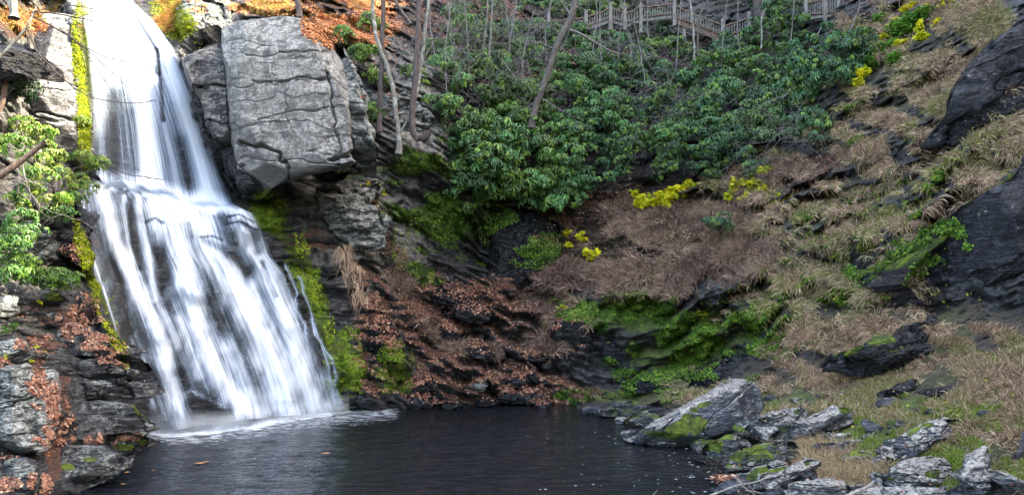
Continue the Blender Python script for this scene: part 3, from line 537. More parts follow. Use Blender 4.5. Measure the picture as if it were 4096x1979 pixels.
rock('dark bare rock patch showing through the bank grass', ZB, '875,215 920,150 1010,90 1130,60 1260,45 1300,85 1220,140 1080,180 960,225', M['wet'], T=.35, tilt=1.2, bed=-.3, **LG)
rock('second bare rock patch, right of the first in the bank grass', ZB, '1290,195 1340,140 1480,110 1600,120 1640,160 1540,200 1400,215', M['wet'], T=.3, tilt=1.2, **LG)
rock('small dark rock beside the upper end of the bar shaped block', ZB, '230,378 290,340 400,305 420,325 340,365 260,388', M['wet'], T=.3, tilt=.5)
rock('grey blue stone peeping out of dry grass above the bar shaped block', ZB, '400,190 440,165 520,170 540,200 470,222 410,215', M['slate'], T=.3, tilt=.5)
rock('mossy black stone at the right end of the dry shore grass', ZB, '-20,360 20,345 60,370 50,420 0,440 -40,420', M['slate_moss'], T=.35, tilt=.5)
for k, (x, y, s_) in enumerate([(1330,1000,60),(1240,985,40),(2080,1160,50),(2150,1180,45),(1880,1110,60),(2250,1080,50),(1650,1190,50),(2300,1120,60),(1800,1130,40),(1500,1200,45),(1250,1090,30),(2180,1050,40),(2000,1160,60)]):
    q = ' '.join('%.0f,%.0f' % (x+s_*math.cos(a)*random.uniform(.7, 1.1), y+s_*.6*math.sin(a)*random.uniform(.6, 1)) for a in np.arange(0, 6.2, .9))
    rock('small loose slate chip among the driftwood rocks at the pool edge', ZA, q, M['slate'], T=.18, tilt=.6, res=40, name='loose_stone', cat='stone', group='loose chips by the driftwood')

# composite seen surface (terrain + rocks) for laying leaves and grass on top of stones
zy, zx = np.meshgrid(np.arange(560)-30.+.5, np.arange(1180)-60.+.5, indexing='ij')
ZC = np.minimum(Dt(zx, zy), ZBUF); ZSM = ZC.copy()
for _ in range(2):
    for ax in (0, 1): ZSM = (np.roll(ZSM, 1, ax)+2*ZSM+np.roll(ZSM, -1, ax))/4
PC = W(zx, zy, ZSM); NC = np.cross(np.gradient(PC, axis=1), np.gradient(PC, axis=0)); NC /= np.linalg.norm(NC, axis=-1, keepdims=True)+1e-9; NC *= np.where(NC[..., 1:2] > 0, -1, 1)
def Ns(x, y): return NC[np.clip(np.asarray(y)+30, 0, 559).astype(int), np.clip(np.asarray(x)+60, 0, 1179).astype(int)]
# ------------------------------------------------------------------ pool water
s = NT('pool_water')
n1 = s.noise(s.pos((.9, 2.2, 1)), 1.3, 5, .68, .8); n2 = s.noise(s.pos((1, 2.2, 1)), 5.5, 3, .6)
pn = s.noise(s.pos((.12, .2, 1)), 1., 3)
fn = s.noise(s.pos((1.0, 2.2, 1)), 2.2, 6, .7, .6); fr_ = s.ramp(s.math('ADD', s.attr('froth'), s.math('MULTIPLY', s.math('SUBTRACT', fn, .5), 2.0)), .2, 1.0)
fr_ = s.math('MULTIPLY', fr_, s.ramp(s.attr('froth'), .02, .2))
s.set(Base_Color=s.mix(fr_, s.mix(s.ramp(pn, .4, .7), (.0015, .003, .006), (.003, .003, .004)), (.72, .78, .86)), Roughness=s.ramp(fr_, 0, .5, .04, .8))
s.b.inputs['IOR'].default_value = 1.33; s.b.inputs['Specular IOR Level'].default_value = .36
s.L(s.bump(s.math('ADD', n1, s.math('MULTIPLY', n2, .30)), 1.0, .12), s.b.inputs['Normal'])
wx, wy = np.meshgrid(np.r_[-40, np.arange(-18, 14, .085), 30], np.r_[3, np.arange(14, 40, .075), 60], indexing='ij')
pw = np.stack([wx, wy, 0*wx], -1); wa = .35+.65*np.exp(-((wx+8)/7)**2-((wy-25)/12)**2)
wz = wa*((fbm(pw*[1.1, 2.4, 1]+3, 3, 81)-.5)*.075+(fbm(pw*[3.2, 6.2, 1], 3, 82)-.5)*.040*(.4+1.2*vn(pw*.3, 83)))
wpx = 512+F*wx/wy; wpy = HY+CZ*F/wy
fl = [(150, 433), (172, 435), (195, 433), (225, 430), (255, 426), (272, 421), (300, 416), (330, 412), (362, 410), (392, 409)]
fo = np.maximum(ribbon(wpx, wpy, fl[:6], 2.8, .72), ribbon(wpx, wpy, fl[4:8], 4.5, .95)); fo = np.maximum(fo, ribbon(wpx, wpy, fl[6:], 2.6, .5)); fo = np.maximum(fo, ribbon(wpx, wpy, [(150, 436), (200, 437), (262, 430), (330, 418), (392, 412)], 9, .40))
fo = np.maximum(fo, ribbon(wpx, wpy, [(540, 405), (548, 404.5)], 1.4, .8))
pool = mesh('pool', np.stack([wx, wy, wz], -1), gridq(*wx.shape), s.m, attrs=dict(froth=fo)); tag(pool, kind='structure')

# ------------------------------------------------------------------ waterfall
def poly(pts, y):
    pts = np.array(pts, float); return np.interp(y, pts[:, 1], pts[:, 0])
s = NT('falling_water')
uv = s.n('ShaderNodeTexCoord').outputs['UV']
def uvn(sx, sy, det=3, r=.6, dist=0.):
    mp = s.n('ShaderNodeMapping'); mp.inputs['Scale'].default_value = (sx, sy, 1); s.L(uv, mp.inputs[0]); return s.noise(mp.outputs[0], 1., det, r, dist)
st = s.math('ADD', s.math('MULTIPLY', uvn(24, 1.3, 3, .6, .9), .4), s.math('ADD', s.math('MULTIPLY', uvn(85, 1.6, 2, .6, .4), .35), s.math('MULTIPLY', uvn(240, 3.), .25)))
den = s.attr('thick')
al = s.ramp(s.math('ADD', den, s.math('MULTIPLY', s.math('SUBTRACT', st, .5), 1.7)), .0, 1.1, 0, 1)
al = s.math('MULTIPLY', al, s.attr('rim'))
wc = s.mix(s.ramp(al, .2, .95), (.42, .54, .72), (.72, .79, .90))
df = s.n('ShaderNodeBsdfDiffuse'); s.L(wc, df.inputs[0]); tl = s.n('ShaderNodeBsdfTranslucent'); s.L(wc, tl.inputs[0])
mx = s.n('ShaderNodeMixShader'); mx.inputs[0].default_value = .35; s.L(df.outputs[0], mx.inputs[1]); s.L(tl.outputs[0], mx.inputs[2])
tr = s.n('ShaderNodeBsdfTransparent'); m2_ = s.n('ShaderNodeMixShader'); s.L(al, m2_.inputs[0]); s.L(tr.outputs[0], m2_.inputs[1]); s.L(mx.outputs[0], m2_.inputs[2])
s.L(m2_.outputs[0], s.out.inputs[0]); M['veil'] = s.m
wf = thing('waterfall', W(215, 420, 31.5), 'white silky waterfall dropping in two tiers over dark rock into the pool', 'waterfall')
# upper tier
nvv, nuu = 420, 200
yy = np.linspace(-40, 212, nvv)[:, None]; u = np.linspace(0, 1, nuu)[None]
Lp = [(72, -40), (79, 0), (86, 40), (90, 90), (92, 130), (92, 180), (92, 212)]
Rp = [(118, -40), (132, 0), (152, 18), (172, 45), (190, 85), (205, 120), (220, 160), (231, 195), (236, 212)]
px = poly(Lp, yy)*(1-u)+poly(Rp, yy)*u; py = yy+0*px
den = .62*np.exp(-np.clip(py-10, 0, None)/70)+.30
for r_ in [([(95, 0), (98, 60), (100, 120), (104, 200)], 5, .35), ([(118, 0), (130, 50), (143, 110), (152, 200)], 12, .75), ([(150, 18), (170, 60), (186, 110), (204, 170), (212, 205)], 11, .8),
           ([(110, 0), (112, 60)], 14, .5), ([(160, 100), (172, 160), (180, 205)], 7, .25)]: den = np.maximum(den, ribbon(px, py, *r_)+.25)
den -= ribbon(px, py, [(128, 4), (142, 28), (155, 48), (160, 80), (163, 120)], 1.8, .55)
den -= ribbon(px, py, [(157, 50), (158, 72)], 2.2, .8)+ribbon(px, py, [(113, 95), (110, 150), (108, 185)], 10, .30)+ribbon(px, py, [(182, 140), (188, 185)], 8, .22)
den -= ribbon(px, py, [(132, 110), (136, 170)], 4, .12)
den += .5*sst(-22, -2, py-np.interp(u, [0, .3, .7, 1], [184, 190, 203, 212]))
edge = sst(0, .05, u)*sst(1, .93, u)+0*px; ye = np.interp(u, [0, .3, .7, 1], [184, 190, 203, 212])+(vn(np.stack([u*14, u*0, u*0], -1), 8)-.5)*9+0*py; edge = edge*sst(ye+2, ye-9, py)
Dd = np.minimum(Db(px, py)-.55, Dt(px, py)-.1)-.5*np.sin(np.pi*u)+.25*(1-np.clip(den, 0, 1))+np.interp(yy, [60, 200], [0, -.6])
V = W(px, py, Dd); uvs = np.stack([u+0*px, (yy+40)/252+0*px], -1).reshape(-1, 2)
mesh('upper_fall', V, gridq(nvv, nuu), M['veil'], parent=wf, uv=uvs, attrs=dict(thick=den, rim=edge))
# second thinner sheet behind gives the veil depth
mesh('upper_fall', V+np.array([0, .35, 0]), gridq(nvv, nuu), M['veil'], parent=wf, uv=uvs*[1.3, .8]+[.37, .2], attrs=dict(thick=den-.18, rim=edge))
# lower cascade
nvv, nuu = 640, 330
v = np.linspace(0, 1, nvv)[:, None]; u = np.linspace(0, 1, nuu)[None]
yl = 172+v*(434-172); yr = 200+v*(412-200)
Lp = [(72, 172), (80, 200), (84, 225), (88, 250), (100, 285), (113, 325), (127, 370), (139, 405), (149, 434)]
Rp = [(228, 200), (256, 214), (266, 235), (272, 255), (285, 272), (297, 300), (312, 330), (325, 355), (333, 375), (343, 412)]
px = poly(Lp, yl)*(1-u)+poly(Rp, yr)*u; py = yl*(1-u)+yr*u - 7*np.sin(np.pi*u)*np.interp(v, [0, .1, .9, 1], [0, 0, 1, .6])+np.where(v > .8, 1, 0)*0
den = .24+0*px
RB = [([(96, 186), (120, 184), (160, 196), (185, 206), (215, 208), (235, 206)], 6, .85), ([(104, 192), (110, 220), (117, 247), (128, 266), (139, 290), (152, 318), (163, 345), (169, 378), (176, 405), (184, 432)], 6.5, 1.), ([(82, 200), (88, 245), (104, 290), (118, 340), (132, 390), (148, 432)], 1.6, .9),
      ([(124, 195), (127, 225), (131, 255), (136, 280)], 3, .75), ([(138, 190), (141, 225), (150, 260), (155, 300)], 4, .8), ([(165, 195), (172, 220), (180, 250), (189, 287), (196, 320), (208, 350), (222, 375), (245, 408)], 10, 1.), ([(185, 205), (205, 235), (222, 262), (240, 290), (256, 320), (270, 355), (282, 385), (292, 412)], 13, 1.),
      ([(150, 205), (165, 240), (178, 275), (185, 300)], 9, .7), ([(205, 210), (222, 206), (240, 212), (252, 228)], 6, .95), ([(240, 215), (250, 240), (262, 262), (275, 290), (288, 325), (300, 360), (316, 408)], 9, .95), ([(256, 253), (270, 270), (282, 300), (292, 335), (305, 370), (322, 405)], 6, .7),
      ([(262, 250), (278, 262), (290, 290), (299, 330)], 2.5, .6), ([(225, 350), (240, 380), (262, 412)], 9, .7), ([(180, 320), (192, 350), (200, 375)], 6, .4), ([(155, 300), (168, 320), (178, 345)], 4, .5), ([(190, 390), (210, 400), (240, 412), (262, 420)], 2., .35), ([(150, 395), (152, 425)], 3, .3)]
for r_ in RB: den = np.maximum(den, .22+.74*ribbon(px, py, r_[0], r_[1]*1.25, r_[2]))
for r_ in [([(103, 189), (112, 184), (121, 189)], 1.8, .32), ([(124, 193), (131, 187), (140, 193)], 1.8, .32), ([(146, 222), (155, 218), (163, 223)], 1.5, .35), ([(228, 216), (240, 214), (254, 222)], 1.1, .35), ([(226, 224), (240, 221), (256, 230)], 1.1, .3), ([(200, 237), (212, 236), (222, 240)], 1.4, .3), ([(126, 205), (132, 240), (140, 268)], 3.0, .35), ([(112, 245), (120, 290), (128, 330)], 6, .28), ([(135, 355), (142, 395), (150, 415)], 7, .28), ([(180, 372), (186, 385)], 6, .45), ([(195, 402), (225, 416)], 9, .42), ([(205, 240), (222, 249), (238, 260), (247, 272)], 4.5, .42), ([(160, 250), (166, 275)], 7, .35), ([(242, 222), (254, 232), (258, 250)], 5, .45), ([(190, 225), (192, 236)], 4, .25), ([(262, 262), (268, 280), (276, 296)], 2.4, .35)]:
    den -= ribbon(px, py, *r_)
den += (fbm(np.stack([px*.09, py*.05, 0*px], -1), 3, 3)-.5)*.55
edge = sst(0, .012, u)*sst(1, .965, u)*sst(0, .05, v)+0*px
lump = fbm(np.stack([u*11+v*.8, v*2.6+u*0, 0*px], -1), 4, 44)-.5
step = fbm(np.stack([u*3+0*px, v*5.5+u*.7, 0*px+3], -1), 3, 45)-.5
base_s = Db(px, py)
Dd = base_s-1.0-.25*np.clip(den, 0, 1)-lump*.8-step*.5-1.3*blobs(px, py, [(240, 224, 18, 15)])-.5*blobs(px, py, [(125, 205, 30, 12), (165, 330, 20, 12), (205, 290, 18, 10)])-1.0*blobs(px, py, [(215, 418, 45, 16)])
Dd = np.minimum(Dd, (CZ+.05)*F/np.maximum(py-HY, 1e-3)*np.where(py > HY, 1, 1e6)+.02)      # meets the pool
V = W(px, py, Dd)
dist = ((Rp[0][0]-Lp[0][0])/1.)
mesh('lower_cascade', V, gridq(nvv, nuu), M['veil'], parent=wf, uv=np.stack([u*1.5+0*px, v*1.3+0*px], -1).reshape(-1, 2), attrs=dict(thick=den, rim=edge))
# thin side trickles over the dark rock at the right
for pts in ([(298, 275), (308, 300), (312, 322), (322, 350), (330, 375), (340, 409)], [(286, 262), (296, 292), (303, 322), (309, 352), (318, 385), (326, 408)], [(310, 318), (318, 336), (328, 352), (336, 380), (343, 408)], [(80, 205), (84, 235), (90, 262), (100, 282)], [(72, 210), (78, 240), (84, 262)]):
    pts = np.array(pts, float); k = 80; t = np.linspace(0, 1, k); ys = pts[0, 1]+t*(pts[-1, 1]-pts[0, 1]); xs = np.interp(ys, pts[:, 1], pts[:, 0])+(vn(np.stack([ys*.12, ys*0, ys*0+pts[0, 0]], -1), 3)-.5)*5
    uu = np.linspace(-1, 1, 9)[None]; wd = (2.2+2.2*vn(np.stack([ys*.09, ys*0, ys*0], -1), 5))[:, None]
    px = xs[:, None]+uu*wd; py = ys[:, None]+0*px
    V = W(px, py, Dt(px, py)-.3)
    mesh('trickle', V, gridq(k, 9), M['veil'], parent=wf, uv=np.stack([uu*.03+.5+0*px, py*.01], -1).reshape(-1, 2), attrs=dict(thick=.5*np.cos(uu*1.45)+0*px, rim=np.cos(uu*1.5)+0*px))
# foam where the fall meets the pool
# low spray hanging over the foot of the fall
s = NT('spray'); n = s.noise(s.pos((.9, .9, .9)), 1.6, 4, .6)
al = s.math('MULTIPLY', s.attr('thick'), s.ramp(n, .25, .75)); s.set(Base_Color=(.80, .86, .94, 1), Roughness=1., Alpha=al)
for k in range(4):
    t = np.linspace(0, 1, 80)[:, None]; q = np.linspace(0, 1, 16)[None]
    bx = np.interp(t, [0, .2, .45, 1], [146, 180, 255, 350]); by = np.interp(t, [0, .2, .45, 1], [434, 435, 427, 411.5]); Dm = CZ*F/(by-HY)-.25+.18*k
    V = W(bx+0*q, by+0*q, Dm+0*q); V[..., 2] = .02+q*(.55+.5*fbm(np.stack([bx*.08+0*q, 0*q+0*bx, 0*q+k+0*bx], -1), 3, 60+k)); V[..., 1] -= .25*np.sin(q*3.)
    mesh('spray', V, gridq(80, 16), s.m, parent=wf, attrs=dict(thick=.42*(1-q)**1.3*np.sin(np.pi*np.clip(t, .02, .98))**.4))
# wet stone the fall slides over, seen through the thin parts, with leaves caught on it

# ------------------------------------------------------------------ vegetation builders
def nrm(v): return v/(np.linalg.norm(v, axis=-1, keepdims=True)+1e-9)
def perp(n, r):
    t = nrm(np.cross(n, r)); return t, np.cross(n, t)
def jit(c, n, sv=.25, sh=.06):
    c = np.array(c, float); k = rng.normal(1, sv, (n, 1)).clip(.35, 1.8); return (c[None]*k*(1+rng.normal(0, sh, (n, 3)))).clip(.003, .95)
def leaves(P, dirn, nor, Ln, wd, col, fold=.25, droop=.15, shape='lance'):
    """one small folded blade per row: 6 vertices for lance leaves, lobed star for maple leaves"""
    n = len(P); side = nrm(np.cross(dirn, nor)); Ln = np.broadcast_to(np.asarray(Ln, float), (n,))[:, None]; wd = np.broadcast_to(np.asarray(wd, float), (n,))[:, None]
    if shape == 'lance':
        T = [(0, 0, 0), (-.75, .35, fold), (-.9, .65, fold*.7), (0, 1, -droop*2), (.9, .65, fold*.7), (.75, .35, fold)]
        V = np.stack([P+side*a*wd+dirn*b*Ln+nor*(c*wd if i not in (3,) else c*Ln) for i, (a, b, c) in enumerate(T)], 1)
        Q = np.array([[0, 1, 2, 3], [0, 3, 4, 5]])
    elif shape == 'quad':
        T = [(0, 0, 0), (-1, .5, fold), (0, 1, -droop), (1, .5, fold)]
        V = np.stack([P+side*a*wd+dirn*b*Ln+nor*c*wd for a, b, c in T], 1); Q = np.array([[0, 1, 2, 3]])
    elif shape == 'maple':
        T = [(0, 0, 0), (-.7, .1, .05), (-.45, .35, .1), (-1, .62, -.15), (-.35, .66, .08), (0, 1.05, -.25), (.35, .66, .08), (1, .62, -.15), (.45, .35, .1), (.7, .1, .05)]
        V = np.stack([P+side*a*wd+dirn*b*Ln+nor*c*wd for a, b, c in T], 1); Q = np.array([[0, 1, 2, 4], [2, 3, 4, 4], [0, 4, 5, 6], [0, 6, 8, 9], [6, 7, 8, 8]])[:, :]
        Q = np.array([[0, 1, 2], [2, 3, 4], [0, 2, 4], [0, 4, 5], [0, 5, 6], [0, 6, 8], [6, 7, 8], [0, 8, 9]])
    k = V.shape[1]; F_ = (Q[None]+np.arange(n)[:, None, None]*k).reshape(-1, Q.shape[1])
    return V.reshape(-1, 3), F_, np.repeat(col, k, 0)
def join(parts):
    V, Fq, C, o = [], [], [], 0
    for v, f, c in parts: V.append(v); Fq.append(f+o); C.append(c); o += len(v)
    return np.concatenate(V), np.concatenate(Fq), np.concatenate(C)
def tubes(paths, sides=5):
    """paths: list of (points Nx3, radii N) -> one mesh"""
    V, Fq, o = [], [], 0
    for P, r in paths:
        P = np.asarray(P, float); r = np.asarray(r, float); t = nrm(np.gradient(P, axis=0))
        ref = np.array([.3, .2, 1.]) if abs(t[:, 2]).mean() < .7 else np.array([1., .2, 0])
        a = nrm(np.cross(t, ref)); b = np.cross(t, a); th = np.linspace(0, 2*np.pi, sides, endpoint=False)
        ring = P[:, None]+r[:, None, None]*(a[:, None]*np.cos(th)[None, :, None]+b[:, None]*np.sin(th)[None, :, None])
        V.append(ring.reshape(-1, 3)); Fq.append(gridq(len(P), sides, True)+o); o += len(P)*sides
    return np.concatenate(V), np.concatenate(Fq)
def wob(a, b, n=8, amp=.1, sag=0.):
    t = np.linspace(0, 1, n)[:, None]; L_ = np.linalg.norm(np.asarray(b)-np.asarray(a))
    w_ = np.cumsum(rng.normal(0, 1, (n, 3)), 0); w_ -= w_[0]+(w_[-1]-w_[0])*t
    return np.asarray(a)*(1-t)+np.asarray(b)*t+w_*amp*L_/n**.5*.5+np.array([0, 0, -1])*sag*L_*4*t*(1-t)
def branches(P0, d0, L0, r0, depth, out, spread=.6, up=.15, nb=(3, 5), crook=.18):
    n = 7; pts = [np.array(P0, float)]; d = np.array(d0, float)
    for _ in range(n-1):
        d = d+rng.normal(0, crook, 3)+np.array([0, 0, up*.15]); d /= np.linalg.norm(d); pts.append(pts[-1]+d*L0/(n-1))
    pts = np.array(pts); out.append((pts, np.linspace(r0, r0*.4, n)))
    if depth > 0:
        for _ in range(rng.integers(*nb)):
            i = rng.integers(1, n); dd = nrm(d0+rng.normal(0, spread, 3)+np.array([0, 0, up])); branches(pts[i], dd, L0*rng.uniform(.4, .7), max(r0*.5, .004), depth-1, out, spread, up, nb, crook)
def whorls(P, axis, L, wd, col, nl=8, droop=(.2, .9), tipcol=None):
    n = len(P); out = []
    r = rng.normal(size=(n, 3)); a, b = perp(axis, r)
    for k in range(nl):
        th = 2*np.pi*k/nl+rng.normal(0, .2, n); dr = rng.uniform(*droop, n)
        d = nrm((a*np.cos(th)[:, None]+b*np.sin(th)[:, None])*np.cos(dr)[:, None]-axis*np.sin(dr)[:, None]+np.array([0, 0, -.15]))
        no = nrm(axis+d*.6*np.sin(dr)[:, None]); no = nrm(no-d*(no*d).sum(-1, keepdims=True))
        out.append(leaves(P+d*.01, d, no, L*rng.uniform(.75, 1.15, n), wd, col*rng.uniform(.82, 1.18, (n, 1)), .3, .12))
    return join(out)
GR = (.068, .170, .055); GR_Y = (.18, .30, .05); GR_B = (.052, .138, .056); GR_SUN = (.10, .20, .025)
def rhodo(label, lobes, L=.24, dens=1.0, col=GR, ycol=GR_Y, yf=.18, off=.9, group='rhododendrons on the slope', cat='shrub', nl=8, name='rhododendron', dD=0.):
    cs = []
    for x, y, rx, ry in lobes:
        D = float(np.median(Db(np.array([x-rx*.4, x, x+rx*.4]), np.full(3, y+ry*.6))))+dD; mp = D/F
        cs.append((W(x, y, D-off-rx*mp*.35), rx*mp, ry*mp))
    lo = max(lobes, key=lambda q: q[1]+q[3]); D0 = float(Db(lo[0], lo[1]+lo[3]*.7))+dD
    base = W(lo[0], lo[1]+lo[3]*.7, D0)
    root = thing(name, base, label, cat, group)
    Ps, Ax, Cc, Ls, Ts = [], [], [], [], []
    for c, rx, rz in cs:
        # each lobe is a cluster of leafy domes with dark gaps between them
        nd_ = max(4, int(dens*rx*rz/.155)); dc = nrm(rng.normal(size=(nd_*3, 3))); dc = dc[(dc[:, 1] < .35) & (dc[:, 2] > -.8)][:nd_]
        dcp = c+dc*np.array([rx, min(rx, rz)*.8, rz])*rng.uniform(.55, 1., (len(dc), 1))
        ts_ = rng.uniform(.5, 1.45, len(dc)); ls_ = rng.uniform(.72, 1.2, len(dc)); rd = rng.uniform(.30, .62, len(dc))*min(1.3, L/.28)**.7; per_ = np.maximum(5, (rd**2/L**2*5.2).astype(int)); idx = np.repeat(np.arange(len(dc)), per_)
        d = nrm(rng.normal(size=(len(idx), 3))+np.array([0, -.25, .65])); p = dcp[idx]+d*rd[idx, None]*np.array([1.15, 1, .7])*rng.uniform(.8, 1.05, (len(idx), 1))
        Ls.append(ls_[idx]*L); Ts.append(ts_[idx]); Ps.append(p); Ax.append(nrm(d*.9+np.array([0, -.1, .55])+rng.normal(0, .18, d.shape)))
        k = vn(p*1.1, 21)[:, None]; cc = np.array(col)*(.55+.9*k)*(.7+.6*rng.random((len(p), 1)))*ts_[idx][:, None]*np.where(vn(p*.5+7, 30)[:, None] > .55, [[1.25, 1.0, .7]], [[1, 1, 1]])
        ym = (rng.random((len(p), 1)) < yf*(.3+1.6*vn(p*.8, 22)[:, None])); Cc.append(np.where(ym, np.array(ycol)*rng.uniform(.6, 1.2, (len(p), 1)), cc))
    P = np.concatenate(Ps); A_ = np.concatenate(Ax); C = np.concatenate(Cc)
    La = np.concatenate(Ls); V, Q, CC = whorls(P, A_, La, La*.135, C, nl); mesh('foliage', V, Q, M['leaf'], parent=root, col=CC)
    paths = []
    for c, rx, rz in cs:
        hub = base*.5+(c-np.array([0, 0, rz*.7]))*.5; paths.append((wob(base, hub, 6, .3), np.linspace(.06, .04, 6)))
        for i in rng.integers(0, len(P), 14):
            if np.linalg.norm(P[i]-c) < 1.3*max(rx, rz): paths.append((wob(hub, P[i], 6, .35), np.linspace(.03, .008, 6)))
    V, Q = tubes(paths); mesh('stems', V, Q, M['twig_dark'], parent=root)
    return root
RH = [('broad front rhododendron hanging over the black hollow, centre of the slope', [(480, 150, 42, 40), (530, 165, 50, 42), (500, 190, 50, 22), (560, 190, 34, 26), (470, 180, 24, 26)], .18),
 ('rhododendron mounds directly above the yellow maple sprig', [(640, 155, 45, 30), (690, 150, 46, 32), (730, 160, 34, 24), (620, 140, 24, 20)], .15),
 ('dark rhododendron with pale new shoots left of the maple sprig', [(600, 130, 34, 40), (575, 155, 22, 32)], .22),
 ('dim rhododendron behind the leaning grey trunk', [(565, 100, 32, 34), (590, 85, 24, 26)], .08),
 ('blue green rhododendron below the middle of the railing', [(600, 100, 26, 22), (572, 70, 26, 18), (610, 62, 22, 12)], .08),
 ('rhododendron with lime shoots below the wooden stair flight', [(660, 50, 28, 14), (640, 55, 14, 14)], .6),
 ('rhododendron at the foot of the stair corner post', [(715, 72, 36, 22), (740, 58, 22, 14), (690, 62, 16, 12)], .25),
 ('tall rhododendron column right of the stair, left of the upper railing', [(775, 35, 30, 34), (790, 70, 34, 26), (765, 75, 20, 24)], .16),
 ('rhododendron directly under the upper railing', [(825, 45, 28, 18), (850, 58, 24, 16), (810, 70, 26, 18)], .14),
 ('lower right rhododendron fanning over the dark beds', [(790, 105, 34, 22), (765, 120, 30, 24), (808, 130, 24, 18), (795, 85, 26, 16)], .16),
 ('rhododendron in the middle of the thicket with a pale branch across it', [(730, 110, 40, 30), (700, 120, 30, 26), (750, 135, 30, 20)], .16),
 ('rhododendron in the dark gap below the birch pole', [(660, 105, 26, 24), (675, 85, 22, 16)], .22),
 ('small rhododendron clump behind the J shaped trunk', [(448, 75, 16, 22), (440, 100, 14, 18), (438, 50, 12, 14)], .3),
 ('rhododendron behind the sapling cluster, left of the railing', [(470, 40, 24, 22), (490, 70, 26, 20), (455, 22, 18, 16)], .15),
 ('ragged rhododendron among saplings above the lichened crag', [(520, 60, 28, 24), (540, 40, 22, 20), (505, 100, 26, 24)], .15),
 ('rhododendron sprigs at the top edge around the wide trunk', [(540, 5, 26, 12), (600, 8, 26, 10), (570, 12, 16, 10)], .2),
 ('rhododendron at the top edge left of the upper railing', [(770, -4, 26, 16), (795, 8, 14, 14)], .14),
 ('rhododendron filling the slope between leaning trunk and saplings', [(520, 105, 30, 26), (545, 125, 30, 24), (500, 125, 26, 22)], .12),
 ('dim rhododendron under the railing at the foot of its middle post', [(610, 40, 20, 12), (585, 50, 22, 12)], .1),
 ('rhododendron under the upper railing support, against the fern bank', [(845, 38, 22, 14), (862, 45, 16, 14), (835, 75, 26, 18)], .12),
 ('rhododendron low on the slope right of the stair, in the thicket', [(745, 85, 30, 24), (720, 95, 26, 18)], .12),
 ('backdrop rhododendron above the walkway at the top edge, centre', [(600, -4, 34, 16), (650, -6, 34, 14), (560, -2, 20, 14)], .1),
 ('rhododendron rising between birch pole and massive trunk', [(735, 45, 20, 14), (712, 56, 24, 14)], .1),
 ('rhododendron at the left end of the railing among dead twigs', [(480, 5, 22, 16), (500, 45, 20, 18), (465, 60, 18, 24)], .2),
 ('rhododendron above the mossy gap left of the birch pole', [(625, 78, 24, 18), (650, 72, 22, 14)], .2),
 ('rhododendron screen partly hiding the left railing', [(500, 30, 16, 8), (525, 32, 18, 8), (575, 30, 16, 7), (548, 34, 12, 6)], .12),
 ('rhododendron spray reaching over the railing left of the stair', [(650, 20, 14, 9), (664, 28, 12, 7), (632, 30, 14, 8)], .15),
 ('low leafy sprigs on the crest right of the grey cliff block', [(350, 40, 14, 12), (362, 60, 16, 14), (372, 25, 12, 10), (378, 78, 12, 8)], .75),
 ('lone little rhododendron in the dry brush below the maple sprigs', [(718, 225, 15, 13)], .15),
 ('sprigs of bright leaves at the edge of the white patched crag', [(365, 110, 10, 10), (372, 118, 8, 8), (415, 75, 10, 12)], .6)]
for lb, lo_, yf in RH: rhodo(lb, lo_, L=(.37 if 'front' in lb or 'mounds' in lb or 'lower right' in lb else rng.uniform(.27, .33)) if 'sprig' not in lb else .26, yf=yf, col=GR if lo_[0][0] < 620 else GR_B, dens=1.35)
# near rhododendrons on the left bank (sunlit)
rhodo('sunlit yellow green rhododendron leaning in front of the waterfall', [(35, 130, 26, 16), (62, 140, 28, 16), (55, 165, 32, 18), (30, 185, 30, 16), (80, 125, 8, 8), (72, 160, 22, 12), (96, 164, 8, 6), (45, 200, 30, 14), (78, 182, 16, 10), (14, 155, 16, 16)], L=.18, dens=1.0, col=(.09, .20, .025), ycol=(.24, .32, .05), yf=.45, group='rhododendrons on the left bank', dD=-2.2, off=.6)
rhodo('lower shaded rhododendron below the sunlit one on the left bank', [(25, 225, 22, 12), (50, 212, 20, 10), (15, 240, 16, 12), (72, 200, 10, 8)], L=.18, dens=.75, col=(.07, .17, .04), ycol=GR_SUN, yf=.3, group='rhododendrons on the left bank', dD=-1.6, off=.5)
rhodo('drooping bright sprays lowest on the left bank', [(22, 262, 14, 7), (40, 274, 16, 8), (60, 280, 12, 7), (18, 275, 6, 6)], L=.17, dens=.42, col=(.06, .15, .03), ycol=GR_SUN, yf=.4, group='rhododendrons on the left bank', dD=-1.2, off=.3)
rhodo('small dark sprig hanging before the pale cliff face, upper left', [(18, 80, 9, 8), (30, 92, 12, 7)], L=.17, dens=.3, col=(.02, .06, .025), ycol=GR, yf=.2, group='rhododendrons on the left bank', dD=-1.5, off=.5)

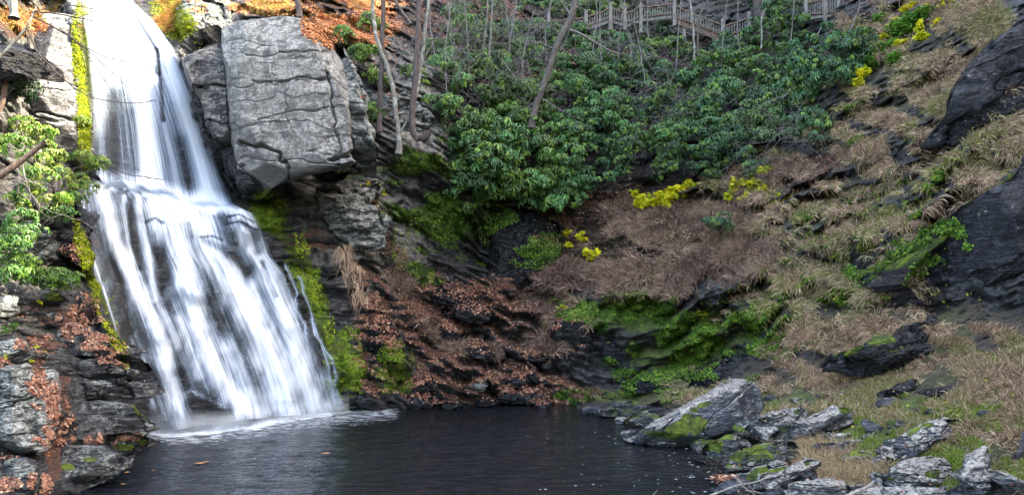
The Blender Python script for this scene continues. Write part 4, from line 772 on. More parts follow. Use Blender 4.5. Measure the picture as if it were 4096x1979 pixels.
# leafy plants with small thin leaves (ferns, hemlock, maple sprigs, creeping green)
def sprig(label, cat, name, lobes, L, cols, shape, n, mat='thin_leaf', group=None, off=.5, aspect=.5, hang=.2, stems=8, dD=0.):
    x0, y0 = lobes[0][:2]; D = float(Db(x0, y0))+dD; base = W(x0, y0+lobes[0][3], D-.1)
    root = thing(name, base, label, cat, group); P, tot = [], sum(l[2]*l[3] for l in lobes)
    for x, y, rx, ry in lobes:
        k = int(n*rx*ry/tot)+3; d = nrm(rng.normal(size=(k, 3)))*rng.uniform(.2, 1, (k, 1))**.5; Dm = float(Db(x, y))+dD
        # clumped
        c = nrm(rng.normal(size=(max(3, k//9), 3)))*rng.uniform(.2, 1, (max(3, k//9), 1))**.5; d = c[rng.integers(0, len(c), k)]*.85+d*.22
        P.append(W(x, y, Dm-off)+d*np.array([rx*Dm/F, min(rx, ry)*Dm/F*.8, ry*Dm/F]))
    P = np.concatenate(P); k = len(P); dirn = nrm(rng.normal(size=(k, 3))*np.array([1, .6, .5])+np.array([0, -.4, -hang])); no = nrm(np.array([0, -.5, .8])+rng.normal(0, .35, (k, 3))); no = nrm(no-dirn*(no*dirn).sum(-1, keepdims=True))
    cc = np.array(cols)[rng.integers(0, len(cols), k)]*rng.uniform(.75, 1.2, (k, 1))
    V, Q, C = leaves(P, dirn, no, L*rng.uniform(.6, 1.15, k), L*aspect, cc, .15, .15, shape); mesh('foliage', V, Q, M[mat], parent=root, col=C)
    V, Q = tubes([(wob(base, P[i], 6, .25), np.linspace(.014, .004, 6)) for i in rng.integers(0, k, stems)], 4); mesh('stems', V, Q, M['twig_dark'], parent=root)
    return root
YE = [(.72, .62, .02), (.60, .58, .03), (.42, .50, .03), (.75, .68, .05)]; YG = [(.35, .42, .03), (.20, .32, .03), (.50, .50, .03)]
sprig('long bright yellow maple sprig below the rhododendrons, mid slope', 'maple sprig', 'maple_sapling', [(645, 201, 14, 9), (662, 199, 15, 9), (678, 192, 13, 10), (690, 184, 8, 7), (637, 192, 6, 6)], .33, YE, 'maple', 520, off=1., group='yellow maple sprigs')
sprig('loose yellow green maple sprig right of the long bright one', 'maple sprig', 'maple_sapling', [(740, 185, 14, 8), (760, 175, 12, 8), (752, 195, 14, 6), (772, 172, 14, 8), (776, 200, 8, 5), (730, 195, 6, 3), (765, 192, 10, 6), (782, 196, 8, 5), (756, 185, 14, 8)], .33, YE+YG, 'maple', 750, off=1., group='yellow maple sprigs')
sprig('small yellow maple sprig in the leaf drift at the end of the hollow', 'maple sprig', 'maple_sapling', [(590, 254, 10, 8), (583, 236, 6, 7), (570, 245, 5, 5), (566, 233, 4, 4)], .27, YE, 'maple', 200, off=.6, group='yellow maple sprigs')
for lb, lo_ in [('cluster of yellow maple leaves beside the upper railing fern', [(898, 22, 9, 7), (906, 12, 7, 5)]), ('yellow maple leaves at the top edge over the dry grass', [(930, 8, 12, 6), (936, 22, 8, 6), (920, 26, 6, 5), (945, 2, 8, 5), (912, 6, 8, 5)]), ('ring of yellow leaves on the grassy crest', [(922, 36, 5, 4)]),
                ('yellow sprig hanging midway down the upper grass edge', [(885, 38, 6, 4), (900, 42, 6, 4), (870, 52, 4, 6)]), ('lowest yellow sprig at the end of the rhododendron thicket', [(862, 72, 5, 6), (858, 80, 4, 4)])]:
    sprig(lb, 'maple sprig', 'maple_sapling', lo_, .33, YE, 'maple', 190, off=.6, group='yellow maple sprigs', stems=4)
sprig('lacy green fern bank on the slope right of the upper railing', 'fern', 'fern', [(888, 48, 16, 10), (905, 28, 22, 12), (930, 12, 18, 8), (896, 58, 10, 8), (880, 20, 10, 8), (870, 62, 12, 8), (915, 20, 14, 10)], .30, [(.07, .18, .03), (.11, .27, .03), (.16, .32, .04)], 'quad', 4200, aspect=.16, off=.5)
sprig('hemlock bough hanging over the gap at the right end of the cliff block', 'hemlock', 'hemlock_bough', [(352, 152, 16, 8), (340, 168, 14, 5), (362, 162, 16, 6), (375, 168, 12, 5), (356, 178, 14, 4)], .13, [(.07, .15, .03), (.12, .19, .03), (.04, .10, .03)], 'quad', 1500, aspect=.10, off=1.2, mat='leaf')
sprig('feathery hemlock right of the J shaped trunk', 'hemlock', 'hemlock_bough', [(442, 130, 16, 8), (455, 122, 12, 8), (446, 142, 10, 4)], .13, [(.035, .08, .035), (.05, .11, .03)], 'quad', 900, aspect=.10, off=1.)
sprig('dark feathery hemlock at the top between railing and stair', 'hemlock', 'hemlock_bough', [(650, 25, 24, 12), (665, 35, 16, 8), (640, 12, 18, 8)], .17, [(.035, .08, .03), (.06, .12, .03)], 'quad', 1500, aspect=.09, off=2.)
sprig('dark hemlock boughs over the stair at the top edge', 'hemlock', 'hemlock_bough', [(728, 2, 22, 8), (745, 12, 14, 8), (712, 8, 14, 6)], .17, [(.02, .05, .025), (.035, .07, .03)], 'quad', 900, aspect=.09, off=1.)
sprig('twig clump with small yellow leaves under the hemlock bough', 'shrub', 'small_shrub', [(370, 186, 12, 10), (382, 195, 6, 10), (368, 205, 12, 12)], .11, YE+[(.12, .16, .04)], 'lance', 130, aspect=.3, off=1., stems=60)
sprig('red and orange leaved shrub on the crest above the grey cliff block', 'shrub', 'red_shrub', [(320, 18, 18, 8), (335, 28, 16, 8), (350, 35, 10, 7), (305, 6, 18, 6)], .13, [(.45, .12, .07), (.55, .2, .08), (.4, .1, .06), (.5, .28, .1)], 'quad', 1000, aspect=.4, off=.5)
sprig('yellow green cress over the dark smooth wall beside the leaf ledges', 'ground plant', 'leafy_plant', [(565, 308, 10, 5), (578, 312, 8, 5), (560, 318, 6, 4), (548, 325, 5, 8)], .13, YG, 'quad', 420, aspect=.45, off=1.1)
sprig('yellow green seedlings above the moss wall', 'ground plant', 'leafy_plant', [(700, 312, 9, 4), (712, 298, 4, 6), (690, 308, 5, 3)], .13, YG, 'quad', 130, aspect=.4, off=.5)
sprig('green shoots at the upper rim of the brown brush', 'ground plant', 'leafy_plant', [(690, 270, 6, 5), (725, 262, 5, 4), (740, 285, 5, 3)], .14, [(.08, .2, .03), (.2, .3, .03)], 'quad', 90, aspect=.3, off=.5)
sprig('long grassy green clump in the bank above the moss wall', 'grass clump', 'grass_clump', [(815, 232, 14, 8), (800, 240, 12, 6)], .35, [(.12, .24, .03), (.2, .3, .05)], 'lance', 220, aspect=.05, off=.3, hang=.7)
sprig('fern at the left edge of the leaf drift, left bank', 'fern', 'fern', [(14, 325, 6, 4), (5, 330, 8, 4)], .08, [(.08, .2, .03), (.05, .13, .02)], 'quad', 220, aspect=.2, off=.4)
sprig('few yellow leaves caught between the left bank slabs', 'plant', 'leafy_plant', [(36, 345, 4, 2), (44, 352, 3, 2), (30, 360, 3, 2), (6, 354, 3, 3), (40, 300, 4, 3)], .09, YE+YG, 'maple', 40, off=.4, stems=2)
sprig('leafy tussock hanging from the mossy rib beside the trickle', 'plant', 'leafy_plant', [(300, 245, 12, 18), (315, 290, 8, 20), (330, 330, 8, 22)], .09, [(.25, .36, .02), (.14, .25, .02), (.35, .42, .04)], 'quad', 600, aspect=.5, off=.4, dD=-.4)
sprig('trailing yellow green leaves on the dark hollow wall', 'plant', 'trailing_plant', [(398, 250, 10, 30), (415, 240, 12, 26), (470, 262, 22, 16), (500, 240, 12, 10)], .09, [(.12, .25, .02), (.3, .38, .03), (.06, .14, .02)], 'quad', 380, aspect=.5, off=.9)

# ------------------------------------------------------------------ scatter helpers over the hillside
def pick(n, zones, xr=(-40, 1080), yr=(-10, 500), slope=None, thr=.15, power=1., even=0., bare=False):
    out = []
    c = 0
    while c < n:
        x = rng.uniform(*xr, 60000); y = rng.uniform(*yr, 60000); w_ = blobs(x, y, zones)
        w_ = w_*(even+.12+(1.4-even)*sst(.38, .60, fbm(np.stack([(x+y*1.6)*.018, (y*1.2-x*.5)*.05, 0*x], -1), 4, 55)))
        D = Dt(x, y); z = CZ+D*(HY-y)/F; k = (rng.random(60000) < (w_-thr*.3)**power) & (w_ > thr) & (z > .05)
        if bare: k &= Ds(x, y) > D-.12
        if slope is not None: k &= rng.random(60000) < sst(slope[0], slope[1], Ns(x, y)[:, 2])
        out.append(np.stack([x[k], y[k]], -1)); c += k.sum()
    return np.concatenate(out)[:n]
def blades(xy, L, wd, cols, hang=.9, lift=.35, out=.5, per=18):
    """drooping grass blades: 3 segments each"""
    n = len(xy); nt_ = max(1, n//per); c_ = xy[rng.integers(0, n, nt_)]; ti = rng.integers(0, nt_, n); ang = rng.uniform(0, 6.28, n); sp = rng.uniform(0, 1, n)**.7
    DD_ = Db(*c_[ti].T); rad = L*.55*F/DD_; xy = np.where((rng.random((n, 1)) < .6), c_[ti]+np.stack([np.cos(ang)*sp*rad, np.sin(ang)*sp*rad*.5], -1), xy)
    x, y = xy.T; P0 = W(x, y, Dt(x, y)); N = Nt(x, y)
    ph = vn(P0*.9, 61); az = (ph-.5)*5+rng.normal(0, .8, n)
    side = np.stack([np.sin(az), -np.abs(np.cos(az))*.6, 0*az], -1)
    d0 = nrm(N*out+side*.6+np.array([0, 0, lift])+rng.normal(0, .25, (n, 3))); L = (L*rng.uniform(.5, 1.25, n))[:, None]
    g = np.array([0, -.15, -1.])*hang; p1 = P0+d0*L*.34; d1 = nrm(d0+g*.55); p2 = p1+d1*L*.33; d2 = nrm(d1+g*.8+rng.normal(0, .15, (n, 3))); p3 = p2+d2*L*.33
    s_ = nrm(np.cross(d1, np.array([0, -1, .2])))*wd*(x[:, None]*0+1)
    V = np.stack([P0-s_, P0+s_, p1-s_*.9, p1+s_*.9, p2-s_*.7, p2+s_*.7, p3], 1)
    Q = np.array([[0, 1, 3, 2], [2, 3, 5, 4], [4, 5, 6, 6]]); f = (Q[None]+np.arange(n)[:, None, None]*7)
    q4 = f[:, :2].reshape(-1, 4); tri = f[:, 2, :3].reshape(-1, 3)
    # keep quads only: last segment as thin quad
    V = np.concatenate([V, (p3+s_*.25)[:, None]], 1).reshape(-1, 3); Q = np.array([[0, 1, 3, 2], [2, 3, 5, 4], [4, 5, 7, 6]])
    f = (Q[None]+np.arange(n)[:, None, None]*8).reshape(-1, 4)
    tv = rng.random(nt_)[ti]; mixv = vn(P0*.45, 63)*.6+tv*.4; cols = np.array(cols); ci = np.clip((mixv*1.6-.3+rng.normal(0, .22, n))*len(cols), 0, len(cols)-1).astype(int)
    return V, f, np.repeat(cols[ci]*rng.uniform(.6, 1.3, (n, 1))*(.6+.8*tv[:, None]), 8, 0)
TAN = [(.22, .14, .10), (.45, .31, .21), (.33, .22, .155), (.58, .44, .31), (.19, .20, .06)]
BRN = [(.10, .06, .05), (.20, .13, .11), (.30, .21, .17), (.13, .085, .07), (.40, .28, .21)]
GRN = [(.10, .17, .02), (.17, .27, .03), (.28, .30, .09), (.13, .24, .03), (.30, .26, .12)]
far = [g for g in GRA if g[1] < 330]; near = [(880, 395, 150, 32), (985, 380, 110, 70), (1020, 440, 80, 40), (800, 430, 50, 12, .6), (800, 372, 60, 16), (720, 398, 50, 8), (930, 340, 60, 25, .7, -25), (1150, 380, 80, 110, .9)]
brush = [(640, 235, 100, 28, 1, -5), (590, 262, 50, 28), (720, 265, 70, 22, .9, -10), (560, 325, 30, 14, .6), (395, 262, 7, 50, .8, -20), (432, 330, 10, 8, .7), (455, 350, 14, 6, .6), (500, 352, 18, 6, .6), (545, 345, 16, 8, .6), (800, 175, 60, 16, .6, -12)]
def grassobj(name, label, cat, xy, L, wd, cols, **k):
    V, f, c = blades(xy, L, wd, cols, **k); o = mesh(name, V, f, M['dry'], col=c); return tag(o, label, cat, kind='stuff')
slopeg = [(745, 225, 90, 40, 1, -22), (850, 165, 62, 55, 1, -30), (905, 100, 70, 50), (940, 45, 75, 45), (860, 250, 110, 40, 1, -22), (800, 300, 50, 22, .7), (850, 318, 60, 24, 1, -20), (1010, 170, 60, 40, .8), (960, 110, 50, 50, .6), (960, 215, 50, 22, .6, -30), (1130, 90, 60, 90, .8), (1150, 220, 60, 70, .6)]
grassobj('dry_grass', 'bleached tan grass combed down the steep right hillside', 'grass', pick(145000, slopeg, xr=(560, 1240), thr=.12, slope=(.05, .5)), .48, .013, TAN, hang=1.1)
grassobj('brown_brush', 'tangled brown and purple dead stems in the middle of the slope', 'dead brush', pick(90000, brush, thr=.15, slope=(-.1, .4)), .58, .011, BRN, hang=.5, lift=.3)
grassobj('bank_grass', 'matted straw coloured grass on the foreground right bank', 'grass', pick(150000, near, xr=(640, 1240), yr=(325, 520), thr=.12), .24, .0075, TAN, hang=.5, lift=.3)
grassobj('green_grass', 'short fresh green grass between the foreground slabs', 'grass', pick(90000, [(855, 425, 50, 18), (905, 415, 60, 16), (885, 445, 34, 16), (930, 455, 50, 16, 1, 20), (960, 465, 24, 20), (840, 415, 30, 10), (760, 405, 40, 6, .6), (1010, 420, 40, 12, .5), (1015, 472, 25, 10), (880, 398, 60, 8, .6), (640, 400, 20, 3, .5), (990, 350, 50, 14, .4), (930, 400, 30, 10, .5)], xr=(600, 1100), yr=(330, 520), thr=.12), .15, .006, GRN, hang=.25, lift=.8)
grassobj('straw', 'heap of long bleached straw in front of the slate rocks', 'grass', pick(5500, [(835, 462, 26, 12), (855, 474, 26, 10), (815, 452, 14, 8), (790, 440, 12, 4, .8), (812, 470, 12, 6, .7)], xr=(770, 900), yr=(425, 494), thr=.1), .42, .006, [(.40, .29, .17), (.50, .38, .24), (.30, .2, .11)], hang=.35, lift=.3, out=.4)
grassobj('ledge_grass', 'sunlit yellow grass on the crests either side of the waterfall lip', 'grass', pick(14000, [(25, 24, 26, 12), (66, 18, 12, 22, .9), (172, 10, 18, 14), (180, 22, 22, 8), (300, 6, 60, 10, .5), (205, 0, 26, 6, .5), (45, 40, 10, 8)], thr=.12), .40, .012, [(.40, .28, .10), (.5, .36, .14), (.35, .33, .06), (.45, .22, .1)], hang=.7)
# hanging bleached tufts on the mossy rib
tuft = thing('hanging_grass', W(352, 300, 37.4), 'bleached grass tuft hanging down the face right of the mossy rib', 'grass tuft')
for n_, (x, y, rx, ry) in enumerate([(350, 265, 10, 12), (358, 290, 9, 14), (345, 250, 8, 10)]):
    k = 60; P0 = W(rng.normal(x, rx*.5, k), rng.normal(y, ry*.4, k), 37.0+rng.normal(0, .2, k)); d = nrm(rng.normal(0, .42, (k, 3))+np.array([.15, -.25, -1])); L_ = rng.uniform(.25, 1.0, (k, 1))
    s_ = np.array([.011, 0, 0]); p1 = P0+d*L_*.5+np.array([0, -.1, .05]); p2 = P0+d*L_+rng.normal(0, .08, (k, 3))
    V = np.stack([P0-s_, P0+s_, p1-s_, p1+s_, p2-s_*.5, p2+s_*.5], 1).reshape(-1, 3); f = (np.array([[0, 1, 3, 2], [2, 3, 5, 4]])[None]+np.arange(k)[:, None, None]*6).reshape(-1, 4)
    mesh('blades', V, f, M['dry'], parent=tuft, col=np.repeat(np.array(TAN)[rng.integers(0, 4, k)]*.9, 6, 0))
# fallen leaves
def litter(name, label, xy, L, cols, lift=.02, D=None, cat='fallen leaves'):
    n = len(xy); x, y = xy.T; P = W(x, y, Ds(x, y)); N = nrm(Ns(x, y)+rng.normal(0, .22, (n, 3))); d, _ = perp(N, rng.normal(size=(n, 3)))
    V, Q, C = leaves(P+N*lift, d, N, L*rng.uniform(.6, 1.2, n), L*.42, np.array(cols)[rng.integers(0, len(cols), n)]*rng.uniform(.6, 1.25, (n, 1)), .25, .3, 'quad')
    o = mesh(name, V, Q, M['litter'], col=C); return tag(o, label, cat, kind='stuff')
RED = [(.17, .065, .045), (.22, .09, .06), (.30, .16, .10), (.10, .042, .03), (.18, .08, .055), (.38, .25, .17), (.07, .032, .025)]
litf = [l for l in LIT if l[0] > 350]
litter('leaf_litter', 'drifts of red brown fallen leaves on the far slope and ledges', pick(30000, litf, thr=.2, slope=(.2, .65), even=.35), .12, RED)
litter('crest_leaves', 'sunlit orange fallen leaves on the ground above the cliff block', pick(14000, [(290, 4, 80, 8), (352, 24, 36, 20, .9), (20, 20, 26, 10, .6)], thr=.15), .15, [(.5, .22, .1), (.6, .3, .14), (.4, .14, .07)])
litter('creeping_moss_leaves', 'carpet of small green leaves and moss over the wet rock walls', pick(12000, [m for m in MOS if 240 < m[0] < 420], thr=.2), .07, [(.12, .20, .015), (.2, .28, .02), (.06, .10, .015)], cat='moss')
litter('creeping_greenery', 'mat of small dark green leaves over the wet wall behind the big boulder', pick(85000, [m for m in MOS if m[0] > 420]+[(790, 315, 50, 16, .8, -20), (740, 372, 30, 8, .6)], thr=.2), .10, [(.05, .11, .015), (.10, .19, .02), (.025, .06, .012), (.17, .26, .03), (.03, .07, .015), (.07, .14, .02)], cat='ground cover', lift=.05)
litter('moss_stripe', 'vivid yellow green moss stripe down the left edge of the falls', pick(14000, [m for m in MOS if m[0] < 240 and m[0] != 190], thr=.15, even=.8), .07, [(.30, .34, .01), (.20, .25, .01), (.10, .15, .012)], cat='moss')

litter('bank_leaves', 'bands of copper fallen leaves between the slabs of the left bank', pick(6000, [(66, 312, 36, 7), (92, 330, 26, 16, 1, 30), (38, 345, 16, 8), (36, 372, 7, 26), (60, 412, 9, 22, 1, -20), (50, 436, 12, 8), (46, 462, 6, 24), (40, 484, 8, 12), (100, 440, 14, 3), (130, 434, 14, 2.5), (118, 436, 20, 3), (8, 484, 10, 5), (6, 455, 10, 2), (2, 362, 8, 3), (108, 345, 10, 14, .8), (122, 360, 6, 12, .5), (75, 258, 14, 10, .6), (55, 258, 20, 10, .5), (94, 300, 14, 10, .5), (82, 235, 10, 20, .5)], xr=(-30, 150), yr=(200, 500), thr=.12, slope=(.1, .5)), .075, [(.25, .10, .065), (.36, .18, .12), (.13, .055, .04), (.44, .29, .21), (.20, .085, .055)])
litter('scattered_leaves', 'single brown leaves lying about the grass and slabs of the right bank', rng.uniform((640, 370), (1060, 494), (170, 2)), .085, [(.25, .11, .07), (.38, .25, .18), (.18, .07, .05)])

# ------------------------------------------------------------------ trees, saplings, dead wood
def curve(pts, D, n=26, wobble=.0):
    pts = np.array(pts, float); k = np.r_[0, np.cumsum(np.hypot(*np.diff(pts[:, :2], axis=0).T))]; t = np.linspace(0, k[-1], n)
    x = np.interp(t, k, pts[:, 0]); y = np.interp(t, k, pts[:, 1])
    for _ in range(2): x[1:-1] = (x[:-2]+2*x[1:-1]+x[2:])/4; y[1:-1] = (y[:-2]+2*y[1:-1]+y[2:])/4
    dd = np.linspace(0, 1, n)*(pts[-1, 2] if pts.shape[1] > 2 else 0)
    P = W(x, y, D+dd); P += (fbm(P*2.0, 3, int(pts[0, 0]))[:, None]-.5)*wobble
    return P
def tree(label, pts, D, w0, w1, mat, boughs=(), twigs=0, twigL=1.4, name='bare_tree', cat='tree', group=None, tw='twig', spread=.8, up=.1, tz=(.25, 1), wobble=.12, depth=1):
    P = curve(pts, D, 34, wobble); r = np.linspace(w0, w1, 34)*D/F/2
    root = thing(name, P[0], label, cat, group); flare = 1+.5*np.exp(-np.arange(34)/1.5); flare = flare if not name.startswith('sapling') else 1
    V, Q = tubes([(P, r*flare*(1+.12*(vn(P*3, 5)-.5)))], 9); mesh('trunk', V, Q, M[mat], parent=root)
    for b, bw in boughs:
        B = curve(b, D, 16, wobble*.7); V, Q = tubes([(B, np.linspace(bw, bw*.35, 16)*D/F/2)], 6); br = mesh('branch', V, Q, M[tw if bw < 3 else mat], parent=root)
        out = []
        for _ in range(4): i = rng.integers(4, 16); branches(B[i], nrm(rng.normal(0, .7, 3)+np.array([0, 0, .05])), rng.uniform(.8, 1.8), .012, 1, out, .6, .0, crook=.3)
        V, Q = tubes(out, 4); mesh('twigs', V, Q, M[tw], parent=root)
    if twigs:
        out = []
        for _ in range(twigs):
            i = int(rng.uniform(*tz)*33); branches(P[i], nrm(rng.normal(0, spread, 3)*np.array([1.3, .6, .7])+np.array([0, 0, up])), twigL*rng.uniform(.5, 1.3), .016, depth, out, .6, up, crook=.28)
        V, Q = tubes(out, 4); mesh('twigs', V, Q, M[tw], parent=root)
    return root
tree('straight slim tree rising right of the grey cliff block, leftmost of the crag trees', [(379, 132), (380, 100), (381, 70), (382.5, 35), (383.5, 0), (384, -60)], 41.2, 5.2, 4., 'bark_red', boughs=[([(380, 92), (374, 96), (366, 99), (360, 103)], 1.4)], twigs=3)
tree('crooked grey tree leaning left from the forked root on the crag', [(399, 154), (399, 134), (396.5, 120), (394, 98), (389, 72), (383, 55), (377, 40), (373.5, 20), (373, 0), (372, -50)], 41., 5.2, 3.2, 'bark_pale', boughs=[([(399, 134), (405, 124), (409, 116), (411, 108)], 3.4), ([(390, 75), (398, 60), (405, 48), (418, 35)], 1.3)], twigs=6)
tree('pale forked tree just behind the dark hooked trunk', [(408, 120), (411, 110), (416, 96), (420, 75), (422, 55), (426, 30), (428, 10), (433, -50)], 41.6, 3.6, 3., 'bark_pale', boughs=[([(422, 60), (432, 45), (440, 33), (447, 26)], 1.6), ([(421, 70), (410, 60), (402, 54), (396, 50)], 1.2)], twigs=12, twigL=1.8)
tree('dark trunk with a J shaped hook at its foot on the crag', [(427, 131), (427.5, 138), (424, 143), (418, 142.5), (413.5, 136), (411.5, 126), (412, 108), (414.5, 88), (417, 60), (418.5, 30), (419.5, 0), (420, -60)], 40.8, 6.2, 5., 'bark_red', twigs=2)
tree('thick leaning grey trunk with pale broken boughs in the middle of the thicket', [(531, 128), (534, 112), (538, 98), (544, 84), (550, 66), (556, 48), (562, 34), (571, 20), (575, 6), (576, -40)], 46.6, 7.2, 6.6, 'bark', boughs=[([(568, 29), (578, 32), (588, 38), (594, 41), (604, 48), (620, 54)], 2.6), ([(568, 30), (562, 40), (557, 52), (553, 66), (550, 78), (543, 92)], 1.6), ([(540, 96), (530, 90), (518, 80), (508, 68), (498, 56)], 1.8), ([(594, 41), (592, 52), (600, 62), (606, 68)], 1.2), ([(540, 98), (530, 105), (518, 118), (510, 126)], 1.3), ([(572, 18), (566, 8), (562, -4)], 2.6), ([(541, 98), (555, 106), (570, 115), (584, 120)], 1.2), ([(556, 50), (540, 42), (520, 40), (500, 44)], 1.)], twigs=22, twigL=2.4, spread=1.)
tree('slim tree on the sunlit crest above the grey cliff block with a propping root', [(300, 18), (298.5, 8), (297, -2), (296, -30)], 41.5, 6, 5, 'bark_red', boughs=[([(299, 12), (304, 20), (309, 27), (313, 33)], 1.8)])
tree('diagonal dead pole behind the crag trees at the top edge', [(411, 24), (403, 12), (396, 2), (390, -8)], 47, 3, 2.4, 'bark')
tree('broad trunk at the top edge left of the railing', [(515, 30), (514, 10), (513, -20)], 60, 9, 8.5, 'bark')
tree('massive purple grey trunk standing between stair and upper railing', [(771, 66), (764, 40), (760, 18), (757, -10), (755, -40)], 55, 13, 11, 'bark_red')
tree('slender birch pole in front of the wooden stair flight', [(694.5, 60), (694, 40), (692, 15), (690, -8), (689, -30)], 50, 2.2, 2, 'bark_pale', name='sapling', twigs=2)
tree('brown pole standing just right of the birch pole', [(697.5, 56), (698, 34), (699, 16), (706, 4), (712, -6)], 51, 2.4, 1.6, 'bark', name='sapling', twigs=3)
tree('pale stick with a bent over tip in front of the massive trunk', [(761.5, 48), (761.8, 34), (761.5, 22), (763, 12), (767, 8)], 50, 1.5, 1.2, 'bark_pale', name='sapling')
tree('forked grey sapling in front of the upper railing', [(843.5, 48), (847, 38), (853, 24), (858, 12), (860, 4), (858, -6)], 48, 1.6, 1.3, 'twig', boughs=[([(860, 5), (866, 2), (872, -5)], 1.3)], name='sapling')
for lb, p, D, w_ in [('leftmost thin sapling of the row before the railing, slightly bowed', [(462, 110), (458, 70), (452, 30), (447, -6)], 47, 1.6),
    ('thin sapling just behind the white patched ground at the railing end', [(476, 100), (481, 60), (486, 30), (488, -6)], 48, 2.2), ('twin sapling right of the one at the railing end', [(487, 120), (488, 80), (490, 45), (493, -6)], 47.5, 2.4),
    ('dark wavy sapling crossing the left railing', [(504, 92), (508, 55), (512, 28), (518, -6)], 50, 1.8), ('short sapling with upward twigs left of the leaning trunk', [(524, 90), (522, 60), (528, 34), (534, 10)], 48, 1.4),
    ('thin dead stem rising from the middle rhododendrons', [(632, 60), (630, 40), (624, 20), (620, -6)], 52, 1.6), ('fine grey stem left of the stair under the hemlock', [(645, 80), (640, 50), (634, 20)], 50, 1.2)]:
    tree(lb, p, D, w_, w_*.6, 'twig', name='sapling', group='bare saplings before the railing', twigs=18, twigL=1.9, tz=(.15, 1), depth=2, spread=1.)
for k, (x0, x1, y1) in enumerate([(436, 430, 60), (446, 452, 95), (470, 463, 80), (512, 505, 70), (546, 552, 60), (590, 596, 50), (604, 600, 90), (618, 626, 85), (655, 648, 60), (676, 682, 80), (720, 728, 90), (742, 738, 66), (789, 795, 60), (815, 822, 40)]):
    tree('hair thin bare stem standing among the rhododendrons', [(x0, y1), ((x0+x1)/2+rng.normal(0, 3), y1*.5), (x1, -8)], float(Db(x0, y1))-1.6, 1.3, .9, 'twig', name='sapling', group='hair thin stems in the rhododendrons', twigs=9, twigL=1.8, tz=(.1, 1), depth=2, spread=1.)
# grey brush of fine bare twigs over the thicket
for lb, x0, x1, y0, y1, n, D in [('tangle of fine grey twigs drooping between the crag trees and the leaning trunk', 430, 530, 30, 110, 34, 45.5), ('spray of bare silver twigs over the right hand thicket', 700, 800, 80, 150, 16, 43), ('dark bare brush behind the stair at the top edge', 715, 760, -5, 30, 20, 60), ('thin bare twigs over the dark gap in the middle of the thicket', 600, 690, 70, 120, 14, 47), ('bare twigs at the shadowed foot of the thicket above the brown slope', 770, 810, 120, 160, 14, 41.5)]:
    out = []; 
    for _ in range(n):
        p = W(rng.uniform(x0, x1), rng.uniform(y0, y1), D+rng.normal(0, .4)); branches(p, nrm(rng.normal(0, 1, 3)*np.array([1.4, .3, .6])), rng.uniform(1.2, 3.2), .014, 2, out, .7, .0, crook=.25)
    r_ = thing('dead_brush', W((x0+x1)/2, y1, D), lb, 'bare shrub'); V, Q = tubes(out, 4); mesh('twigs', V, Q, M['twig' if 'dark' not in lb or 'gap' in lb else 'twig_dark'], parent=r_)
# left foreground wood
ov = thing('overhanging_branch', W(0, 58, 19.5), 'thin pale branch in the upper left corner spreading fine twigs across the falls', 'branch')
B = curve([(-20, 75), (0, 56), (14, 42), (28, 26), (34, 14), (37, 4)], 19.5, 16, .03); V, Q = tubes([(B, np.linspace(.045, .018, 16))], 7); mesh('limb', V, Q, M['bark_pale'], parent=ov)
out = []
for pts, w_ in [([(34, 11), (60, 14), (90, 20), (120, 30), (144, 40)], .012), ([(30, 16), (50, 25), (80, 45), (110, 58), (146, 66)], .012), ([(26, 26), (36, 50), (60, 78), (90, 98), (140, 104), (156, 99)], .012), ([(32, 12), (60, 4), (90, 8), (118, 14)], .009), ([(24, 28), (30, 50), (40, 66), (70, 84), (88, 92)], .009),
                ([(80, 45), (100, 60), (120, 80), (135, 95)], .007), ([(60, 28), (85, 50), (110, 90), (130, 116)], .008), ([(92, 150), (105, 165), (130, 175), (167, 180)], .010), ([(100, 160), (120, 162), (140, 170)], .006), ([(105, 166), (118, 176), (136, 182)], .005), ([(90, 20), (110, 16), (138, 22)], .006), ([(110, 58), (130, 58), (150, 70)], .006)]:
    C_ = curve(pts, 19.5, 20, .06); w_ *= 1.7; out.append((C_, np.linspace(w_, w_*.45, 20)))
    for _ in range(6): i = rng.integers(5, 19); branches(C_[i], nrm(C_[min(i+1, 19)]-C_[i-1]+rng.normal(0, .12, 3)), rng.uniform(.3, .7), w_*.4, 0, out, .3, 0)
V, Q = tubes(out, 4); mesh('twigs', V, Q, M['twig_dark'], parent=ov)
tree('broken brown log jutting in from the left edge through the rhododendron', [(-30, 190), (0, 176), (14, 166), (30, 154), (46, 141)], 22.6, 7.5, 5, 'wood_brown', name='log', cat='log', boughs=[([(22, 166), (26, 180), (30, 200)], 1.6)])
tree('sunlit brown trunk under the black overhang at the left edge', [(-4, 118), (2, 104), (5, 90), (8, 72)], 26.5, 6, 5, 'wood_brown', name='tree_trunk')
tree('pale trunk at the very top left corner', [(14, 18), (13, 6), (12, -14)], 27, 8, 7, 'bark_pale', name='tree_trunk')
